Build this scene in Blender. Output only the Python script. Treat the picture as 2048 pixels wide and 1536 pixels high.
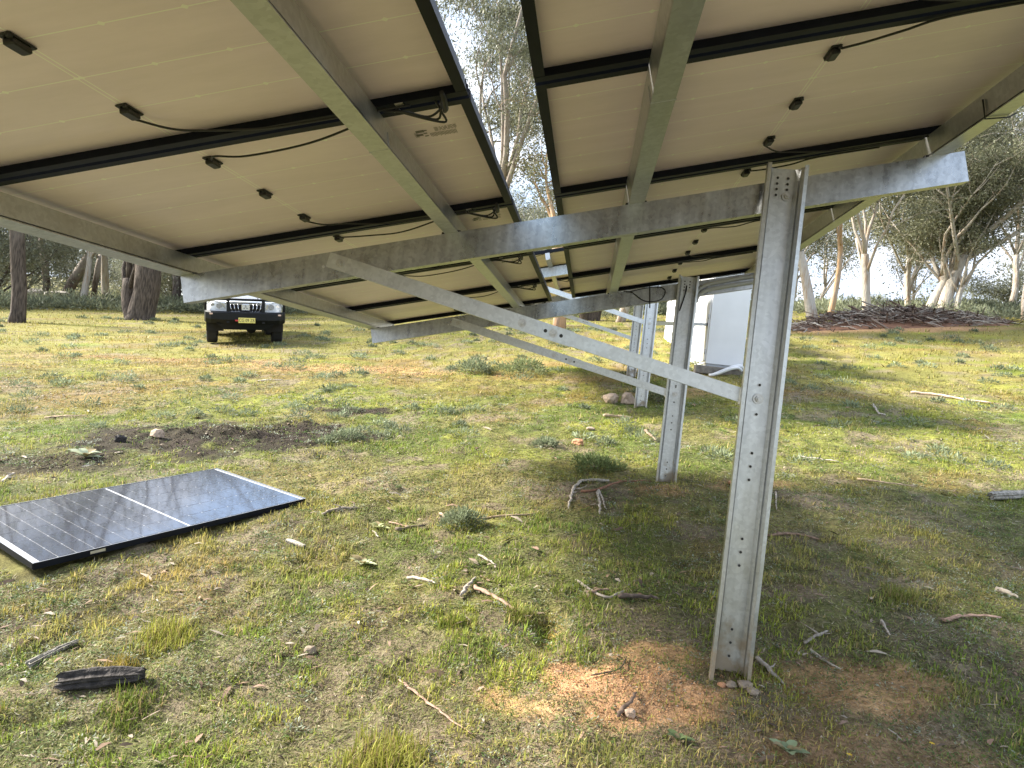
import bpy, bmesh, math, random
import numpy as np
from mathutils import Vector, Matrix

for o in list(bpy.data.objects):
    bpy.data.objects.remove(o)
scene = bpy.context.scene
col = scene.collection

# ------------------------------------------------------------------ camera
fwd = Vector((-0.10590325, 0.99436738, -0.00424468))
rgt = Vector((0.98813002, 0.10571474, 0.11146058))
upv = Vector((-0.11128149, -0.00760975, 0.99375979))
cam_d = bpy.data.cameras.new('camera')
cam_d.sensor_width = 36.0
cam_d.lens = 36.0 * 1430.75 / 2048.0
cam_d.clip_start = 0.02
cam_d.clip_end = 3000
cam = bpy.data.objects.new('camera', cam_d)
cam.matrix_world = Matrix(((rgt.x, upv.x, -fwd.x, 0), (rgt.y, upv.y, -fwd.y, 0), (rgt.z, upv.z, -fwd.z, 0), (0, 0, 0, 1)))
col.objects.link(cam)
scene.camera = cam

# ------------------------------------------------------------------ world and sun
SUN_EL = math.radians(32)
sd = Vector((-1.0, 0.14, 0)).normalized()
SUN_DIR = Vector((sd.x * math.cos(SUN_EL), sd.y * math.cos(SUN_EL), math.sin(SUN_EL)))
w = bpy.data.worlds.new('World')
scene.world = w
w.use_nodes = True
nt = w.node_tree
for n in list(nt.nodes):
    nt.nodes.remove(n)
out = nt.nodes.new('ShaderNodeOutputWorld')
bg = nt.nodes.new('ShaderNodeBackground')
sky = nt.nodes.new('ShaderNodeTexSky')
sky.sky_type = 'NISHITA'
sky.sun_disc = False
sky.sun_elevation = SUN_EL
sky.sun_rotation = math.atan2(SUN_DIR.x, SUN_DIR.y)
sky.air_density = 1.0
sky.dust_density = 1.0
tc = nt.nodes.new('ShaderNodeTexCoord')
mp = nt.nodes.new('ShaderNodeMapping')
mp.inputs['Scale'].default_value = (1.6, 1.6, 3.2)
mp.inputs['Location'].default_value = (3.1, 0.6, 0.2)
nz = nt.nodes.new('ShaderNodeTexNoise')
nz.inputs['Scale'].default_value = 1.9
nz.inputs['Detail'].default_value = 9
nz.inputs['Roughness'].default_value = 0.58
rp = nt.nodes.new('ShaderNodeValToRGB')
rp.color_ramp.elements[0].position = 0.37
rp.color_ramp.elements[0].color = (0, 0, 0, 1)
rp.color_ramp.elements[1].position = 0.52
rp.color_ramp.elements[1].color = (1, 1, 1, 1)
nz2 = nt.nodes.new('ShaderNodeTexNoise')
nz2.inputs['Scale'].default_value = 3.3
nz2.inputs['Detail'].default_value = 6
cr = nt.nodes.new('ShaderNodeValToRGB')
cr.color_ramp.elements[0].position = 0.3
cr.color_ramp.elements[0].color = (1.45, 1.9, 2.7, 1)
cr.color_ramp.elements[1].position = 0.68
cr.color_ramp.elements[1].color = (3.9, 4.0, 4.2, 1)
mx = nt.nodes.new('ShaderNodeMix')
mx.data_type = 'RGBA'
L = nt.links.new
L(tc.outputs['Generated'], mp.inputs['Vector'])
L(mp.outputs['Vector'], nz.inputs['Vector'])
L(mp.outputs['Vector'], nz2.inputs['Vector'])
L(nz.outputs['Fac'], rp.inputs['Fac'])
L(nz2.outputs['Fac'], cr.inputs['Fac'])
L(rp.outputs['Color'], mx.inputs['Factor'])
L(sky.outputs['Color'], mx.inputs['A'])
L(cr.outputs['Color'], mx.inputs['B'])
L(mx.outputs['Result'], bg.inputs['Color'])
bg.inputs['Strength'].default_value = 0.14
L(bg.outputs['Background'], out.inputs['Surface'])

sl = bpy.data.lights.new('sun', 'SUN')
sl.energy = 4.6
sl.angle = math.radians(11.0)
sl.color = (1.0, 0.93, 0.82)
so = bpy.data.objects.new('sun', sl)
so.rotation_euler = (-SUN_DIR).to_track_quat('-Z', 'Y').to_euler()
so.location = (-20, 5, 30)
col.objects.link(so)

scene.view_settings.view_transform = 'Standard'
scene.view_settings.look = 'None'
scene.view_settings.gamma = 1.0
scene.view_settings.exposure = 1.88
scene.view_settings.use_curve_mapping = False
scene.render.engine = 'CYCLES'
scene.cycles.max_bounces = 6
scene.cycles.diffuse_bounces = 4
scene.cycles.glossy_bounces = 3
scene.cycles.transmission_bounces = 3
scene.cycles.caustics_reflective = False
scene.cycles.caustics_refractive = False
scene.cycles.use_denoising = True
scene.render.resolution_x = 1024
scene.render.resolution_y = 768

# ------------------------------------------------------------------ helpers
def tag(o, label=None, cat=None, group=None, kind=None):
    if label: o['label'] = label
    if cat: o['category'] = cat
    if group: o['group'] = group
    if kind: o['kind'] = kind
    return o

def empty(name, loc=(0, 0, 0), rot=None, label=None, cat=None, group=None, kind=None):
    o = bpy.data.objects.new(name, None)
    o.empty_display_size = 0.1
    if rot is not None:
        o.matrix_world = Matrix.Translation(Vector(loc)) @ rot.to_4x4()
    else:
        o.location = loc
    col.objects.link(o)
    return tag(o, label, cat, group, kind)

def add(name, mesh, parent=None, loc=(0, 0, 0), rot=None, **kw):
    o = bpy.data.objects.new(name, mesh)
    col.objects.link(o)
    if parent is not None:
        o.parent = parent
    if rot is not None:
        o.matrix_local = Matrix.Translation(Vector(loc)) @ rot.to_4x4()
    else:
        o.location = loc
    return tag(o, **kw)

class MB:
    """collects faces of one mesh"""
    def __init__(s):
        s.v = []; s.f = []; s.m = []; s.sm = []
    def face(s, pts, mi=0, smooth=False):
        b = len(s.v); s.v += [tuple(p) for p in pts]; s.f.append(tuple(range(b, b + len(pts)))); s.m.append(mi); s.sm.append(smooth)
    def grid(s, rows, mi=0, smooth=False, closed=False):
        b = len(s.v); n = len(rows[0])
        for r in rows: s.v += [tuple(p) for p in r]
        for i in range(len(rows) - 1):
            for j in range(n if closed else n - 1):
                k = (j + 1) % n
                s.f.append((b + i * n + j, b + i * n + k, b + (i + 1) * n + k, b + (i + 1) * n + j)); s.m.append(mi); s.sm.append(smooth)
        return b
    def loft(s, rows, mi=0, smooth=False, cap=True):
        b = s.grid(rows, mi, smooth, True); n = len(rows[0])
        if cap:
            s.f.append(tuple(b + j for j in reversed(range(n)))); s.m.append(mi); s.sm.append(False)
            e = b + (len(rows) - 1) * n
            s.f.append(tuple(e + j for j in range(n))); s.m.append(mi); s.sm.append(False)
    def box(s, lo, hi, mi=0, M=None, ch=0.0):
        x0, y0, z0 = lo; x1, y1, z1 = hi
        if ch > 0:
            def ring(d, z): return [(x0 + d, y0, z), (x1 - d, y0, z), (x1, y0 + d, z), (x1, y1 - d, z), (x1 - d, y1, z), (x0 + d, y1, z), (x0, y1 - d, z), (x0, y0 + d, z)]
            def inset(d, e, z): return [(x0 + d + e, y0 + e, z), (x1 - d - e, y0 + e, z), (x1 - e, y0 + d + e, z), (x1 - e, y1 - d - e, z), (x1 - d - e, y1 - e, z), (x0 + d + e, y1 - e, z), (x0 + e, y1 - d - e, z), (x0 + e, y0 + d + e, z)]
            rows = [inset(ch, ch, z0), ring(ch, z0 + ch), ring(ch, z1 - ch), inset(ch, ch, z1)]
        else:
            def ring(z): return [(x0, y0, z), (x1, y0, z), (x1, y1, z), (x0, y1, z)]
            rows = [ring(z0), ring(z1)]
        if M is not None:
            rows = [[tuple(M @ Vector(p)) for p in r] for r in rows]
        s.loft(rows, mi)
    def tube(s, pts, rad, n=8, mi=0, cap=True, smooth=True, jit=None, flat=1.0):
        P = [Vector(p) for p in pts]; rows = []
        if not hasattr(rad, '__len__'): rad = [rad] * len(P)
        prev = None
        for i, p in enumerate(P):
            t = (P[min(i + 1, len(P) - 1)] - P[max(i - 1, 0)])
            if t.length < 1e-9: t = Vector((0, 0, 1))
            t.normalize()
            if prev is None:
                a = Vector((0, 0, 1)) if abs(t.z) < 0.9 else Vector((1, 0, 0))
                u = t.cross(a).normalized()
            else:
                u = (prev - t * prev.dot(t))
                if u.length < 1e-6: u = t.orthogonal()
                u.normalize()
            prev = u; vv = t.cross(u)
            r = []
            for k in range(n):
                a = 2 * math.pi * k / n
                q = rad[i] * (1 + (jit(i, k) if jit else 0))
                r.append(p + u * (math.cos(a) * q) + vv * (math.sin(a) * q * flat))
            rows.append(r)
        s.loft(rows, mi, smooth, cap)
    def cyl(s, c, axis, r, h, n=12, mi=0, r2=None, smooth=True):
        a = Vector(axis).normalized(); c = Vector(c)
        s.tube([c - a * h / 2, c + a * h / 2], [r, r if r2 is None else r2], n, mi, True, smooth)
    def prism(s, prof, f, mi=0, a=0.0, b=1.0, smooth=False, cap=True):
        """closed 2D profile swept between parameters a and b; f(px,py,t)->point"""
        s.loft([[f(px, py, t) for px, py in prof] for t in (a, b)], mi, smooth, cap)
    def mesh(s, name, mats):
        me = bpy.data.meshes.new(name)
        me.from_pydata(s.v, [], s.f)
        for m in (mats if isinstance(mats, (list, tuple)) else [mats]):
            me.materials.append(m)
        me.polygons.foreach_set('material_index', s.m)
        me.polygons.foreach_set('use_smooth', s.sm)
        me.update()
        return me
    def build(s, name, mats, parent=None, **kw):
        me = s.mesh(name, mats)
        bm = bmesh.new(); bm.from_mesh(me)
        bmesh.ops.recalc_face_normals(bm, faces=bm.faces)
        bm.to_mesh(me); bm.free()
        return add(name, me, parent, **kw)

def np_mesh(name, verts, faces, mat, colors=None, smooth=False):
    """verts (N,3), faces (M,k) arrays"""
    me = bpy.data.meshes.new(name)
    verts = np.asarray(verts, np.float32); faces = np.asarray(faces, np.int32)
    M, k = faces.shape
    me.vertices.add(len(verts)); me.vertices.foreach_set('co', verts.ravel())
    me.loops.add(M * k); me.loops.foreach_set('vertex_index', faces.ravel())
    me.polygons.add(M); me.polygons.foreach_set('loop_start', np.arange(0, M * k, k, dtype=np.int32))
    me.polygons.foreach_set('loop_total', np.full(M, k, np.int32))
    if smooth: me.polygons.foreach_set('use_smooth', np.ones(M, bool))
    if colors is not None:
        ca = me.color_attributes.new('Col', 'FLOAT_COLOR', 'POINT')
        c4 = np.ones((len(verts), 4), np.float32); c4[:, :3] = colors
        ca.data.foreach_set('color', c4.ravel())
    me.materials.append(mat)
    me.update(); me.validate()
    return me

# ---- numpy noise
def vnoise(x, y, seed=0):
    xi = np.floor(x).astype(np.int64); yi = np.floor(y).astype(np.int64)
    xf = x - xi; yf = y - yi
    u = xf * xf * xf * (xf * (xf * 6 - 15) + 10); v = yf * yf * yf * (yf * (yf * 6 - 15) + 10)
    def h(a, b):
        n = (a * 374761393 + b * 668265263 + seed * 974634777) & 0xffffffff
        n = ((n ^ (n >> 13)) * 1274126177) & 0xffffffff
        n = (n ^ (n >> 16)) & 0xffff
        return n / 65535.0
    return (h(xi, yi) * (1 - u) + h(xi + 1, yi) * u) * (1 - v) + (h(xi, yi + 1) * (1 - u) + h(xi + 1, yi + 1) * u) * v

def fbm(x, y, seed=0, oct=4, gain=0.5):
    x = np.asarray(x, float); y = np.asarray(y, float)
    s = 0; a = 1; t = 0
    for i in range(oct):
        s = s + a * vnoise(x * 2 ** i + 17.3 * i, y * 2 ** i + 5.1 * i, seed + i); t += a; a *= gain
    return s / t

def smooth01(a, b, x):
    t = np.clip((x - a) / (b - a), 0, 1)
    return t * t * (3 - 2 * t)

# ------------------------------------------------------------------ materials
def mat(name):
    m = bpy.data.materials.new(name); m.use_nodes = True
    n = m.node_tree
    return m, n, n.nodes['Principled BSDF']

def plain(name, c, rough=0.5, metal=0.0, coat=0.0, spec=0.5, var=0.0, scale=20.0, bump=0.0, bscale=60.0, detail=5):
    m, n, b = mat(name)
    b.inputs['Roughness'].default_value = rough
    b.inputs['Metallic'].default_value = metal
    b.inputs['Coat Weight'].default_value = coat
    b.inputs['Specular IOR Level'].default_value = spec
    b.inputs['Base Color'].default_value = (*c, 1)
    if var > 0:
        t = n.nodes.new('ShaderNodeTexCoord'); z = n.nodes.new('ShaderNodeTexNoise')
        z.inputs['Scale'].default_value = scale; z.inputs['Detail'].default_value = detail
        r = n.nodes.new('ShaderNodeValToRGB')
        r.color_ramp.elements[0].position = 0.3; r.color_ramp.elements[1].position = 0.7
        r.color_ramp.elements[0].color = (*[max(0, v * (1 - var)) for v in c], 1)
        r.color_ramp.elements[1].color = (*[min(1, v * (1 + var)) for v in c], 1)
        n.links.new(t.outputs['Object'], z.inputs['Vector']); n.links.new(z.outputs['Fac'], r.inputs['Fac'])
        n.links.new(r.outputs['Color'], b.inputs['Base Color'])
    if bump > 0:
        t = n.nodes.new('ShaderNodeTexCoord'); z = n.nodes.new('ShaderNodeTexNoise')
        z.inputs['Scale'].default_value = bscale; z.inputs['Detail'].default_value = 6
        bp = n.nodes.new('ShaderNodeBump'); bp.inputs['Strength'].default_value = bump; bp.inputs['Distance'].default_value = 0.01
        n.links.new(t.outputs['Object'], z.inputs['Vector']); n.links.new(z.outputs['Fac'], bp.inputs['Height'])
        n.links.new(bp.outputs['Normal'], b.inputs['Normal'])
    return m

def galv(name, c=0.55, rough=0.42, streak=None, mud=None):
    """galvanised steel: spangle, streaks, dull patches"""
    m, n, b = mat(name); N = n.nodes.new; K = n.links.new
    b.inputs['Metallic'].default_value = 1.0
    t = N('ShaderNodeTexCoord')
    v = N('ShaderNodeTexVoronoi'); v.inputs['Scale'].default_value = 70
    z = N('ShaderNodeTexNoise'); z.inputs['Scale'].default_value = 9; z.inputs['Detail'].default_value = 6
    mp_ = N('ShaderNodeMapping')
    if streak:
        mp_.inputs['Rotation'].default_value = streak[0]; mp_.inputs['Scale'].default_value = streak[1]
    zs = N('ShaderNodeTexNoise'); zs.inputs['Scale'].default_value = 30; zs.inputs['Detail'].default_value = 3
    K(t.outputs['Object'], v.inputs['Vector']); K(t.outputs['Object'], z.inputs['Vector'])
    K(t.outputs['Object'], mp_.inputs['Vector']); K(mp_.outputs['Vector'], zs.inputs['Vector'])
    def mul(a, bv, op='MULTIPLY'):
        q = N('ShaderNodeMath'); q.operation = op
        if hasattr(a, 'node'): K(a, q.inputs[0])
        else: q.inputs[0].default_value = a
        if hasattr(bv, 'node'): K(bv, q.inputs[1])
        else: q.inputs[1].default_value = bv
        return q.outputs[0]
    sp = N('ShaderNodeSeparateColor'); K(v.outputs['Color'], sp.inputs['Color'])
    f = mul(mul(sp.outputs[0], 0.09), mul(mul(z.outputs['Fac'], 0.18), mul(zs.outputs['Fac'], 0.30 if streak else 0.06), 'ADD'), 'ADD')
    f = mul(f, c - (0.30 if streak else 0.18), 'ADD')
    cc = N('ShaderNodeCombineColor')
    K(mul(f, 0.98), cc.inputs[0]); K(f, cc.inputs[1]); K(mul(f, 1.0), cc.inputs[2])
    K(cc.outputs['Color'], b.inputs['Base Color'])
    rr = mul(mul(z.outputs['Fac'], 0.26), rough - 0.15, 'ADD')
    if streak: rr = mul(rr, mul(zs.outputs['Fac'], 0.10), 'ADD')
    K(rr, b.inputs['Roughness'])
    bp = N('ShaderNodeBump'); bp.inputs['Strength'].default_value = 0.03; bp.inputs['Distance'].default_value = 0.003
    K(zs.outputs['Fac'] if streak else z.outputs['Fac'], bp.inputs['Height']); K(bp.outputs['Normal'], b.inputs['Normal'])
    if mud is not None:
        g = N('ShaderNodeNewGeometry'); sx = N('ShaderNodeSeparateXYZ'); K(g.outputs['Position'], sx.inputs[0])
        zm = N('ShaderNodeTexNoise'); zm.inputs['Scale'].default_value = 14; zm.inputs['Detail'].default_value = 8; K(g.outputs['Position'], zm.inputs['Vector'])
        hgt = mul(mul(zm.outputs['Fac'], -0.75), mul(sx.outputs[2], -mud, 'ADD'), 'ADD')
        mr = N('ShaderNodeMapRange'); mr.inputs['From Min'].default_value = -0.36; mr.inputs['From Max'].default_value = -0.24; mr.inputs['To Min'].default_value = 0.85; mr.inputs['To Max'].default_value = 0.0
        K(hgt, mr.inputs['Value'])
        sb = N('ShaderNodeBsdfPrincipled'); sb.inputs['Base Color'].default_value = (0.36, 0.29, 0.20, 1); sb.inputs['Roughness'].default_value = 0.95
        ms = N('ShaderNodeMixShader'); K(mr.outputs['Result'], ms.inputs['Fac']); K(b.outputs['BSDF'], ms.inputs[1]); K(sb.outputs['BSDF'], ms.inputs[2])
        K(ms.outputs['Shader'], n.nodes['Material Output'].inputs['Surface'])
    return m

M_galv = galv('galvanised_steel', 0.56, 0.38)
M_rafter = galv('galvanised_rafter', 0.40, 0.27, ((0, math.radians(35), 0), (1.0, 1.0, 0.06)))
M_post = galv('galvanised_post', 0.58, 0.36, ((0, 0, 0), (1.0, 1.0, 0.10)))
M_purlin = galv('galvanised_purlin', 0.56, 0.42)
M_bolt = plain('zinc_bolt', (0.50, 0.49, 0.47), 0.4, 1.0, var=0.15, scale=90)
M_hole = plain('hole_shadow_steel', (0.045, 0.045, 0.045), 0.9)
M_black_al = plain('black_anodised_aluminium', (0.005, 0.007, 0.013), 0.5, 0.0, spec=0.18, var=0.25, scale=15)
M_plastic = plain('black_plastic', (0.012, 0.012, 0.013), 0.45, spec=0.5)
M_cable = plain('black_cable', (0.010, 0.010, 0.010), 0.5)
M_conduit = plain('grey_conduit', (0.42, 0.43, 0.44), 0.5, bump=0.2, bscale=120)
M_printed = plain('printed_ink', (0.22, 0.21, 0.20), 0.7)
M_cabw = plain('white_powder_coat', (0.76, 0.77, 0.78), 0.42, var=0.04, scale=3)
M_seal = plain('door_seal', (0.16, 0.16, 0.16), 0.7)
M_timber = plain('weathered_timber', (0.20, 0.18, 0.155), 0.85, var=0.35, scale=14, bump=0.4, bscale=40)

def attr_mat(name, rough=0.8, transl=0.0, spec=0.25, noise=0.0, nscale=30.0):
    m, n, b = mat(name); N = n.nodes.new; K = n.links.new
    a = N('ShaderNodeAttribute'); a.attribute_name = 'Col'
    colr = a.outputs['Color']
    if noise > 0:
        t = N('ShaderNodeTexCoord'); z = N('ShaderNodeTexNoise'); z.inputs['Scale'].default_value = nscale; z.inputs['Detail'].default_value = 7
        K(t.outputs['Object'], z.inputs['Vector'])
        mr = N('ShaderNodeMapRange'); mr.inputs['From Min'].default_value = 0.25; mr.inputs['From Max'].default_value = 0.75
        mr.inputs['To Min'].default_value = 1 - noise; mr.inputs['To Max'].default_value = 1 + noise
        K(z.outputs['Fac'], mr.inputs['Value'])
        vm = N('ShaderNodeVectorMath'); vm.operation = 'SCALE'
        K(colr, vm.inputs[0]); K(mr.outputs['Result'], vm.inputs['Scale']); colr = vm.outputs['Vector']
    K(colr, b.inputs['Base Color'])
    b.inputs['Roughness'].default_value = rough; b.inputs['Specular IOR Level'].default_value = spec
    if transl > 0:
        tr = N('ShaderNodeBsdfTranslucent'); K(colr, tr.inputs['Color'])
        ms = N('ShaderNodeMixShader'); ms.inputs['Fac'].default_value = transl
        o = n.nodes['Material Output']
        K(b.outputs['BSDF'], ms.inputs[1]); K(tr.outputs['BSDF'], ms.inputs[2]); K(ms.outputs['Shader'], o.inputs['Surface'])
    return m

M_leaf = attr_mat('gum_leaves', 0.5, 0.35, 0.4)
M_grass = attr_mat('grass_blades', 0.6, 0.35, 0.25)
M_litter = attr_mat('bark_and_leaf_litter', 0.8, 0.0, 0.2, 0.25, 40)
M_wood = attr_mat('dead_wood', 0.85, 0.0, 0.2, 0.55, 45)
# ------------------------------------------------------------------ ground
GC = (-1.6379, 0.0692, 0.1527, 0.013, 0.0333, 0.0002)
def gz_base(X, Y):
    X = np.asarray(X, float); Y = np.asarray(Y, float)
    Ys = np.where(Y > 34, 34 + 10 * np.tanh((Y - 34) / 10), np.where(Y < -6, -6 + (Y + 6) * 0.3, Y))
    Xs = 30 * np.tanh(X / 30)
    z = GC[0] + GC[1] * Xs + GC[2] * Ys + GC[3] * Xs * Xs / 30 + GC[4] * Xs * Ys / 30 + GC[5] * Ys * Ys / 30
    far = np.clip((np.hypot(X - 10, Y) - 110) / 500, 0, 1)
    return z + far * far * 30 * (0.4 + fbm(X / 120, Y / 120, 77, 3))

def bump(X, Y, cx, cy, rx, ry, rot=0.0):
    c, s = math.cos(rot), math.sin(rot)
    dx = X - cx; dy = Y - cy
    u = (dx * c + dy * s) / rx; v = (-dx * s + dy * c) / ry
    return np.exp(-(u * u + v * v))

def gz(X, Y):
    X = np.asarray(X, float); Y = np.asarray(Y, float)
    z = gz_base(X, Y)
    near = np.clip(1.6 - np.hypot(X, Y) / 25, 0, 1)
    z = z + near * ((fbm(X / 0.55, Y / 0.55, 11, 4) - 0.5) * 0.065 + (fbm(X / 0.12, Y / 0.12, 21, 3) - 0.5) * 0.045)
    z = z + (fbm(X / 3.0, Y / 3.0, 31, 3) - 0.5) * 0.10 * np.clip((np.hypot(X, Y) - 4) / 8, 0, 1)
    z = z + 0.035 * bump(X, Y, 0.32, 2.92, 0.33, 0.20) + 0.035 * bump(X, Y, 0.66, 5.72, 0.25, 0.18) + 0.03 * bump(X, Y, -3.5, 6.6, 1.0, 0.5) * fbm(X / 0.12, Y / 0.12, 5, 3) * 4
    # scrape between the stick pile and the mound
    z = z - 0.05 * bump(X, Y, -0.06, 3.38, 0.07, 0.22)
    return z

def G(x, y): return float(gz(x, y))

def wob(X, Y, s, sc): return (fbm(X / sc, Y / sc, s, 4) - 0.5) * 2

def masks(X, Y):
    """soil / colour masks of the paddock, 0..1"""
    d = {}
    w1 = wob(X, Y, 41, 0.35); w2 = wob(X, Y, 43, 0.12); w3 = wob(X, Y, 45, 1.6); w4 = wob(X, Y, 47, 0.7)
    def patch(cx, cy, rx, ry, rot=0, soft=0.25, nw=0.5):
        bb_ = bump(X, Y, cx, cy, rx, ry, rot)
        return smooth01(0.37 - soft, 0.37 + soft, bb_ + (w1 * 0.6 + w2 * 0.4) * nw * 0.8 * smooth01(0.03, 0.35, bb_))
    org = patch(0.14, 2.92, 0.36, 0.17, -.25, .25, 1.7) * 0.95
    org = np.maximum(org, .9 * patch(0.46, 2.84, 0.40, 0.16, .15, .3, 1.8))
    org = np.maximum(org, .7 * patch(0.40, 3.12, 0.22, 0.13, .3, .3, 1.8))
    org = np.maximum(org, .6 * patch(-0.12, 2.74, 0.22, 0.10, -.4, .3, 1.8))
    org = np.maximum(org, 0.62 * patch(1.18, 3.08, 0.36, 0.20))
    org = np.maximum(org, 0.5 * patch(0.65, 5.62, 0.22, 0.12))
    org = np.maximum(org, 0.38 * patch(1.15, 2.62, 0.45, 0.18))
    org = np.maximum(org, 0.28 * patch(-8.6, 12.6, 3.0, 0.35, 0.08, 0.35, 1.5))
    org = np.maximum(org, 0.36 * patch(-4.1, 12.1, 2.3, 0.5, 0.1, 0.35, 1.4))
    org = np.maximum(org, 0.35 * patch(-1.3, 13.7, 1.0, 0.3, 0.1, 0.35, 1.3))
    org = np.maximum(org, 0.45 * patch(1.0, 10.6, 0.8, 0.5, 0, 0.3, 0.8))
    org = np.maximum(org, 0.5 * patch(1.4, 6.0, 0.35, 0.15, 0.2))
    org = np.maximum(org, 0.9 * patch(9.6, 24.6, 4.6, 1.0, 0.25, 0.25, 0.5))
    d['orange'] = org
    drk = patch(-3.45, 6.65, 1.4, 0.75, 0.25, 0.2, 0.9)
    drk = np.maximum(drk, patch(-4.5, 5.55, 0.8, 0.35, 0.2, 0.25, 0.7) * 0.85)
    drk = np.maximum(drk, patch(-3.0, 7.2, 0.7, 0.35, 0.2, 0.2, 0.9))
    drk = np.maximum(drk, patch(-2.75, 8.4, 0.45, 0.28, 0, 0.2, 0.6))
    drk = np.maximum(drk, patch(-2.6, 2.9, 0.5, 0.5, 0, 0.3, 0.7) * 0.35)
    d['dark'] = drk
    brn = patch(0.55, 3.25, 0.6, 0.35, 0.3, 0.35, 0.7) * 0.6
    brn = np.maximum(brn, 0.8 * patch(1.8, 5.6, 0.45, 0.22, -0.4, 0.25, 0.5))
    brn = np.maximum(brn, 0.75 * patch(0.9, 2.75, 0.9, 0.35, 0, 0.35, 0.7))
    brn = np.maximum(brn, 0.6 * patch(-0.9, 2.9, 0.7, 0.4, 0, 0.4, 0.9))
    brn = np.maximum(brn, 0.55 * patch(-0.3, 2.4, 0.5, 0.25, 0, 0.4, 0.9))
    brn = np.maximum(brn, 0.6 * patch(1.9, 3.6, 0.4, 0.2, 0, 0.35, 0.9))
    brn = np.maximum(brn, 0.35 * patch(2.6, 5.3, 0.7, 0.3, 0, 0.35, 0.9))
    # small bare patches everywhere
    brn = np.maximum(brn, 0.70 * smooth01(0.55, 0.72, fbm(X / 0.30, Y / 0.30, 61, 4) + 0.10 * w3))
    d['brown'] = np.clip(brn - org, 0, 1)
    d['straw'] = smooth01(0.46, 0.68, fbm(X / 1.1, Y / 1.1, 71, 4) + 0.22 * np.clip((Y - 7) / 8, 0, 1) + 0.1 * np.clip((-X - 4) / 4, 0, 1))
    d['rust'] = smooth01(0.45, 0.75, fbm(X / 0.9, Y / 0.9, 73, 4) + 0.28 * bump(X, Y, -6.8, 8.6, 2.2, 1.5) + 0.14 * bump(X, Y, -4, 13, 7, 2) + 0.1 * bump(X, Y, -1.9, 3.1, 0.5, 0.3) - 0.1)
    d['dull'] = smooth01(0.42, 0.66, fbm(X / 0.5, Y / 0.5, 75, 4))
    d['lush'] = smooth01(0.50, 0.68, fbm(X / 0.42, Y / 0.42, 79, 4))
    return d

C_SOIL = np.array((0.120, 0.098, 0.074)); C_ORG = np.array((0.46, 0.268, 0.145)); C_DARK = np.array((0.030, 0.022, 0.018))
C_GRN = np.array((0.165, 0.245, 0.036)); C_YEL = np.array((0.345, 0.365, 0.060)); C_STRAW = np.array((0.40, 0.31, 0.135)); C_RUST = np.array((0.36, 0.20, 0.085)); C_DULL = np.array((0.150, 0.175, 0.090))
def mixc(a, b, t): return a * (1 - t[:, None]) + b * t[:, None]

def grass_col(X, Y, d):
    n = len(X)
    c = np.tile(C_GRN, (n, 1)).astype(float)
    c = mixc(c, C_YEL, np.clip(smooth01(0.3, 0.6, fbm(X / 0.6, Y / 0.6, 81, 4)) * 0.75 + 0.25 * np.clip((Y - 4) / 6, 0, 1), 0, 1))
    c = mixc(c, C_DULL, d['dull'] * 0.40 * np.clip(1.2 - Y / 12, 0.15, 1))
    c = mixc(c, C_STRAW, d['straw'] * 0.5)
    c = mixc(c, C_RUST, d['rust'] * 0.55)
    c = mixc(c, np.array((0.14, 0.19, 0.03)), d['lush'] * 0.5 * np.clip(1.4 - Y / 8, 0, 1))
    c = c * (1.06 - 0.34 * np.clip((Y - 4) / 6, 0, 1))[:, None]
    c[:, 2] *= 0.90
    return c

def axis_pts(lo, hi, fine, flo, fhi, grow=1.09):
    a = list(np.arange(flo, fhi, fine))
    s = fine; p = fhi
    while p < hi:
        a.append(p); s = min(s * grow, 40); p += s
    a.append(hi)
    s = fine; p = flo - fine; b = []
    while p > lo:
        b.append(p); s = min(s * grow, 40); p -= s
    b.append(lo)
    return np.array(b[::-1] + a)

gx = axis_pts(-500, 500, 0.036, -4.4, 4.0)
gy = axis_pts(-60, 900, 0.036, 1.6, 8.2, 1.05)
GX, GY = np.meshgrid(gx, gy)
gX = GX.ravel(); gY = GY.ravel()
gV = np.stack([gX, gY, gz(gX, gY)], 1)
nx = len(gx); ny = len(gy)
ii, jj = np.meshgrid(np.arange(nx - 1), np.arange(ny - 1))
b0 = (jj * nx + ii).ravel()
gF = np.stack([b0, b0 + 1, b0 + nx + 1, b0 + nx], 1)
gd = masks(gX, gY)
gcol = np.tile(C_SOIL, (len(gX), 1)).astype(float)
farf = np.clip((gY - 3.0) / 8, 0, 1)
gcol = mixc(gcol, grass_col(gX, gY, gd) * (0.45 + 0.36 * np.clip((gY - 3.5) / 8, 0, 1))[:, None], np.clip(0.62 + 0.35 * farf - 0.6 * gd['brown'], 0, 1))  # ground under near turf darkened: shade between the blades put into the colour
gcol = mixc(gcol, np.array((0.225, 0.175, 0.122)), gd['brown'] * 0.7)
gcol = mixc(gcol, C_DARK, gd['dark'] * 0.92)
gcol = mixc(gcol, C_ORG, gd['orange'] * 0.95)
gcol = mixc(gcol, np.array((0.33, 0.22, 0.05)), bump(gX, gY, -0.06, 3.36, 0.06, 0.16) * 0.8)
gcol *= (0.62 + 0.76 * fbm(gX / 0.09, gY / 0.09, 91, 4))[:, None] * (0.75 + 0.5 * fbm(gX / 0.5, gY / 0.5, 93, 4))[:, None]

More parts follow.
